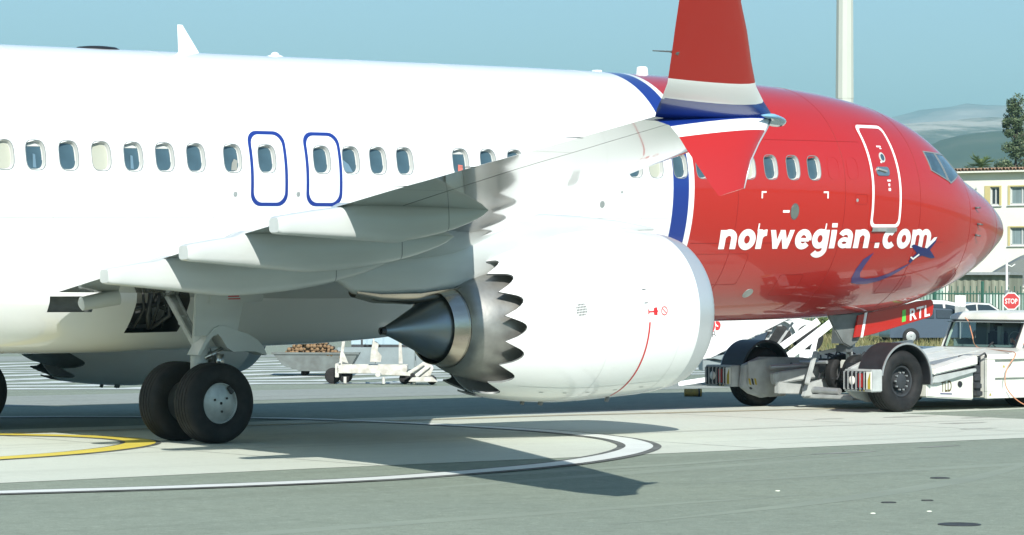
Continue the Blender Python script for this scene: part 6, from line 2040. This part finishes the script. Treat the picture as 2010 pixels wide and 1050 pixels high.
# lower box and roof
b.prism([(-.36, CY0, .86), (1.9, CY0, .86), (1.9, CY0, 1.0), (cabx(1.0), CY0, 1.0)], (0, CY1 - CY0, 0))
cab = tp(b, 'cab', M['tugwhite'], bevel=.02)
b = MB()
rings = []
for z, g in ((1.50, .0), (1.53, .03), (1.60, .015), (1.645, -.05), (1.675, -.17), (1.69, -.4)):
    y0_, y1_ = CY0 - g, CY1 + g
    x0_ = cabx(1.5) - g
    r = .10
    ring = []
    for cx, cy, a in ((1.9 + g - r, y1_ - r, 0), (x0_ + r, y1_ - r, 90), (x0_ + r, y0_ + r, 180), (1.9 + g - r, y0_ + r, 270)):
        for k in range(5):
            t = radians(a + 22.5 * k); ring.append((cx + r * cos(t), cy + r * sin(t), z))
    rings.append(ring)
b.loft(rings, True, True); b.build('cab_roof', M['tugwhite'], cab, angle=45)
for (x0_, y_, w_) in ((-.02, CY1 - .045, .09), (-.02, CY0 + .045, .09)):
    b = MB(); b.bar((cabx(1.0) + .04, y_, .99), (cabx(1.5) + .04, y_, 1.51), .09, .09, (0, 1, 0)); b.build('pillar', M['tugwhite'], cab, bevel=.015)
for x in (.95, 1.85):
    for y_ in (CY0 + .04, CY1 - .04):
        b = MB(); b.bar((x, y_, .99), (x, y_, 1.51), .08, .07, (0, 1, 0)); b.build('pillar', M['tugwhite'], cab, bevel=.015)
# black rubber seal and glass of the windscreen
def ws(y, z, off=0): return (cabx(z) - .01 - off, y, z)
P_ = []
for cx, cz, a in ((CY1 - .13, 1.46, 0), (CY0 + .13, 1.46, 90), (CY0 + .13, 1.05, 180), (CY1 - .13, 1.05, 270)):
    for k in range(5):
        t = radians(a + 22.5 * k)
        P_.append((cx + .05 * cos(t) * (1), cz + .04 * sin(t)))
cy_, cz_ = sum(p[0] for p in P_) / len(P_), sum(p[1] for p in P_) / len(P_)
I_ = [(cy_ + (p[0] - cy_) * .965, cz_ + (p[1] - cz_) * .93) for p in P_]
b = MB(); b.loft([[ws(*p, 0) for p in P_], [ws(*p, .02) for p in P_], [ws(*p, .02) for p in I_], [ws(*p, .0) for p in I_]], True, False); b.build('windscreen_seal', M['fender'], cab)
b = MB(); b.add([ws(*p, .008) for p in I_], [tuple(range(len(I_)))]); b.build('windscreen', M['cabglass'], cab)
F2 = [(CY1 + .0, 1.0), (CY1, 1.51), (CY0, 1.51), (CY0, 1.0)]
b = MB(); n_ = len(P_)
b.box(cabx(1.0) - .012, cabx(1.0) + .05, CY0, CY1, .99, 1.022); b.build('windscreen_frame', M['tugwhite'], cab)
for y_, nm in ((CY0, 'side_window'), (CY1, 'side_window')):
    b = MB(); b.add([(.18, y_ + .03 * (1 if y_ < 0 else -1), 1.03), (.90, y_ + .03 * (1 if y_ < 0 else -1), 1.03), (.90, y_ + .03 * (1 if y_ < 0 else -1), 1.49), (.28, y_ + .03 * (1 if y_ < 0 else -1), 1.49)], [(0, 1, 2, 3)]); b.build(nm, M['cabglass'], cab)
b = MB(); b.bar(ws(-.25, 1.00, .03), ws(-.05, 1.10, .035), .012, .012); b.bar(ws(-.02, 1.03, .04), ws(-.10, 1.12, .04), .014, .03); b.build('wiper', M['fender'], cab)
b = MB(); b.box(1.80, 1.84, CY0 + .05, CY1 - .05, 1.0, 1.5)
b.build('cab_rear_wall', M['interior'], cab)
b = MB(); b.box(.62, 1.82, CY1 - .05, CY1 - .035, 1.0, 1.5); b.box(-.2, 1.8, CY0 + .06, CY1 - .06, 1.475, 1.49); b.box(.0, .62, CY1 - .05, CY1 - .035, 1.0, 1.16)
b.build('cab_lining', M['interior'], cab)
b = MB(); b.box(.05, .22, CY0 + .1, CY1 - .1, .95, 1.06); b.box(.3, .38, .25, .33, 1.0, 1.4); b.tube([(.18, -.27, 1.05), (.10, -.27, 1.16)], .02, 8)
b.lathe([(0, .15), (.012, .16), (.024, .15), (.012, .14)], (.08, -.27, 1.16), 'x', 20)
b.build('dashboard', M['interior'], cab, angle=40)
for y_ in (-.27, .55):
    b = MB(); b.box(.52, .62, y_ - .22, y_ + .22, .86, 1.30); b.box(.20 + .1, .62, y_ - .22, y_ + .22, .80, .90); b.box(.55, .61, y_ - .12, y_ + .12, 1.31, 1.44)
    b.build('seat', M['seat'], cab, bevel=.03)
b = MB(); b.box(1.78, 1.80, -.1, .42, 1.08, 1.42); b.build('rear_window', M['curtain'], cab)

# orange cable from the roof over the windscreen down to the ground
pts = [(-.12, .75, 1.56), ws(.66, 1.47, .03), ws(.48, 1.26, .035), ws(.22, 1.02, .05), (-1.3, -1.2, .99), (-1.9, -1.98, .955), (-2.15, -2.0, .70), (-2.2, -2.01, .42), (-2.0, -2.06, .18), (-1.7, -2.14, .04), (-1.2, -2.2, .022), (.4, -2.3, .022), (2.5, -2.2, .022)]
cv = []
for i in range(len(pts) - 1):
    p0, p1, p2, p3 = [Vector(pts[max(0, min(len(pts) - 1, j))]) for j in (i - 1, i, i + 1, i + 2)]
    for k in range(5):
        t = k / 5
        cv.append(.5 * ((2 * p1) + (p2 - p0) * t + (2 * p0 - 5 * p1 + 4 * p2 - p3) * t * t + (3 * p1 - p0 - 3 * p2 + p3) * t ** 3))
cv.append(Vector(pts[-1]))
b = MB(); b.tube(cv, .0095, 6)
tag(b.build('orange_cable', M['cable'], smooth=True), 'thin orange cable hanging from the tug and trailing on the ground', 'cable')

# ---- driver
M['skin'] = mat('skin', (0.36, 0.20, 0.14), 0.55, noise=.1, nscale=20)
M['hair'] = mat('dark_hair', (0.03, 0.022, 0.018), 0.7, noise=.4, nscale=60, bump=.3, bscale=200)
M['vest'] = mat('orange_work_vest', (0.60, 0.13, 0.06), 0.7, noise=.15, nscale=12)
M['trouser'] = mat('navy_trousers', (0.03, 0.04, 0.06), 0.8)
drv = thing('person', 'person in an orange vest sitting behind the tug windscreen with hands on the wheel', 'person', (.44, -.27, .90))
J = {'pelvis': (0, 0, .02, .135), 'waist': (.02, 0, .16, .125), 'chest': (.03, 0, .30, .14), 'neckb': (.02, 0, .405, .06), 'neck': (.005, 0, .45, .052), 'head': (-.01, 0, .53, .085), 'crown': (-.005, 0, .60, .07),
     'shl': (.03, .16, .37, .062), 'ell': (-.06, .23, .19, .045), 'wrl': (-.24, .15, .23, .032), 'hal': (-.30, .12, .25, .034),
     'shr': (.03, -.16, .37, .062), 'elr': (-.06, -.23, .19, .045), 'wrr': (-.24, -.15, .23, .032), 'har': (-.30, -.12, .25, .034),
     'hil': (-.02, .09, 0, .085), 'knl': (-.28, .10, .02, .06), 'anl': (-.32, .10, -.36, .042), 'tol': (-.42, .10, -.40, .035),
     'hir': (-.02, -.09, 0, .085), 'knr': (-.28, -.10, .02, .06), 'anr': (-.32, -.10, -.36, .042), 'tor': (-.42, -.10, -.40, .035)}
ED = [('pelvis', 'waist'), ('waist', 'chest'), ('chest', 'neckb'), ('neckb', 'neck'), ('neck', 'head'), ('head', 'crown'), ('chest', 'shl'), ('shl', 'ell'), ('ell', 'wrl'), ('wrl', 'hal'), ('chest', 'shr'), ('shr', 'elr'), ('elr', 'wrr'), ('wrr', 'har'),
      ('pelvis', 'hil'), ('hil', 'knl'), ('knl', 'anl'), ('anl', 'tol'), ('pelvis', 'hir'), ('hir', 'knr'), ('knr', 'anr'), ('anr', 'tor')]
names = list(J)
vsn = [J[k][:3] for k in names]; rad = [J[k][3] for k in names]; eds = [(names.index(a), names.index(c_)) for a, c_ in ED]
for s_, w, h in ((1, 'hal', 'wrl'), (-1, 'har', 'wrr')):        # fingers closing on the steering wheel
    bx0 = Vector(J[w][:3])
    for q in range(4):
        i0 = len(vsn)
        a = bx0 + Vector((-.035, -s_ * .008, .026 - .018 * q)); c_ = a + Vector((-.03, -s_ * .022, -.004)); d = c_ + Vector((.004, -s_ * .026, -.004))
        vsn += [tuple(a), tuple(c_), tuple(d)]; rad += [.010, .009, .008]
        eds += [(names.index(w), i0), (i0, i0 + 1), (i0 + 1, i0 + 2)]
    i0 = len(vsn); a = bx0 + Vector((-.005, -s_ * .03, .028)); c_ = a + Vector((-.028, -s_ * .016, .012))
    vsn += [tuple(a), tuple(c_)]; rad += [.011, .009]; eds += [(names.index(w), i0), (i0, i0 + 1)]
me = bpy.data.meshes.new('body'); me.from_pydata(vsn, eds, [])
bo = link('body', me, drv)
sk_ = bo.modifiers.new('skin', 'SKIN')
for i, v_ in enumerate(me.skin_vertices[0].data): v_.radius = (rad[i], rad[i])
me.skin_vertices[0].data[0].use_root = True
bo.modifiers.new('sub', 'SUBSURF').levels = 2
dg = bpy.context.evaluated_depsgraph_get()
m2 = bpy.data.meshes.new_from_object(bo.evaluated_get(dg))
bo.modifiers.clear(); bo.data = m2
for k in ('skin', 'vest', 'trouser'): m2.materials.append(M[k])
for p_ in m2.polygons:
    c_ = p_.center
    p_.material_index = 2 if c_.z < .05 and c_.x > -.40 and not (c_.z > .15) else (1 if .05 <= c_.z < .405 and c_.x > -.17 else 0)
m2.shade_smooth()
def ell(c, r, name, m, n=16, zmin=-1.0, cut=None):
    b = MB(); rings = []
    for i in range(11):
        ph = -pi / 2 + pi * i / 10
        rings.append([(c[0] + r[0] * cos(ph) * cos(2 * pi * k / n), c[1] + r[1] * cos(ph) * sin(2 * pi * k / n), c[2] + r[2] * sin(ph)) for k in range(n)])
    b.loft(rings, True, True)
    return b.build(name, m, drv, smooth=True)
ell((.012, 0, .578), (.098, .086, .082), 'hair', M['hair'])
ell((-.098, 0, .525), (.018, .013, .022), 'nose', M['skin'], 8)
for s_ in (-1, 1):
    ell((-.088, s_ * .032, .548), (.010, .014, .008), 'eye', M['seat'], 8); ell((-.005, s_ * .084, .535), (.02, .012, .03), 'ear', M['skin'], 8)
ell((-.088, 0, .487), (.010, .024, .006), 'mouth', M['logo_brown'], 8)
# ================================================================== AIR
hz = bpy.data.materials.new('haze_air'); hz.use_nodes = True
nt = hz.node_tree
for n_ in list(nt.nodes):
    if n_.type == 'BSDF_PRINCIPLED': nt.nodes.remove(n_)
pv = nt.nodes.new('ShaderNodeVolumePrincipled')
pv.inputs['Color'].default_value = (0.375, 0.675, 0.745, 1)
pv.inputs['Density'].default_value = HAZE
pv.inputs['Anisotropy'].default_value = 0.2
nt.links.new(pv.outputs[0], [n_ for n_ in nt.nodes if n_.type == 'OUTPUT_MATERIAL'][0].inputs['Volume'])
b = MB(); b.box(-15000, 15000, -15000, 15000, -9.5, 890)
o = b.build('haze', hz); o['kind'] = 'stuff'
scene.cycles.volume_bounces = 1
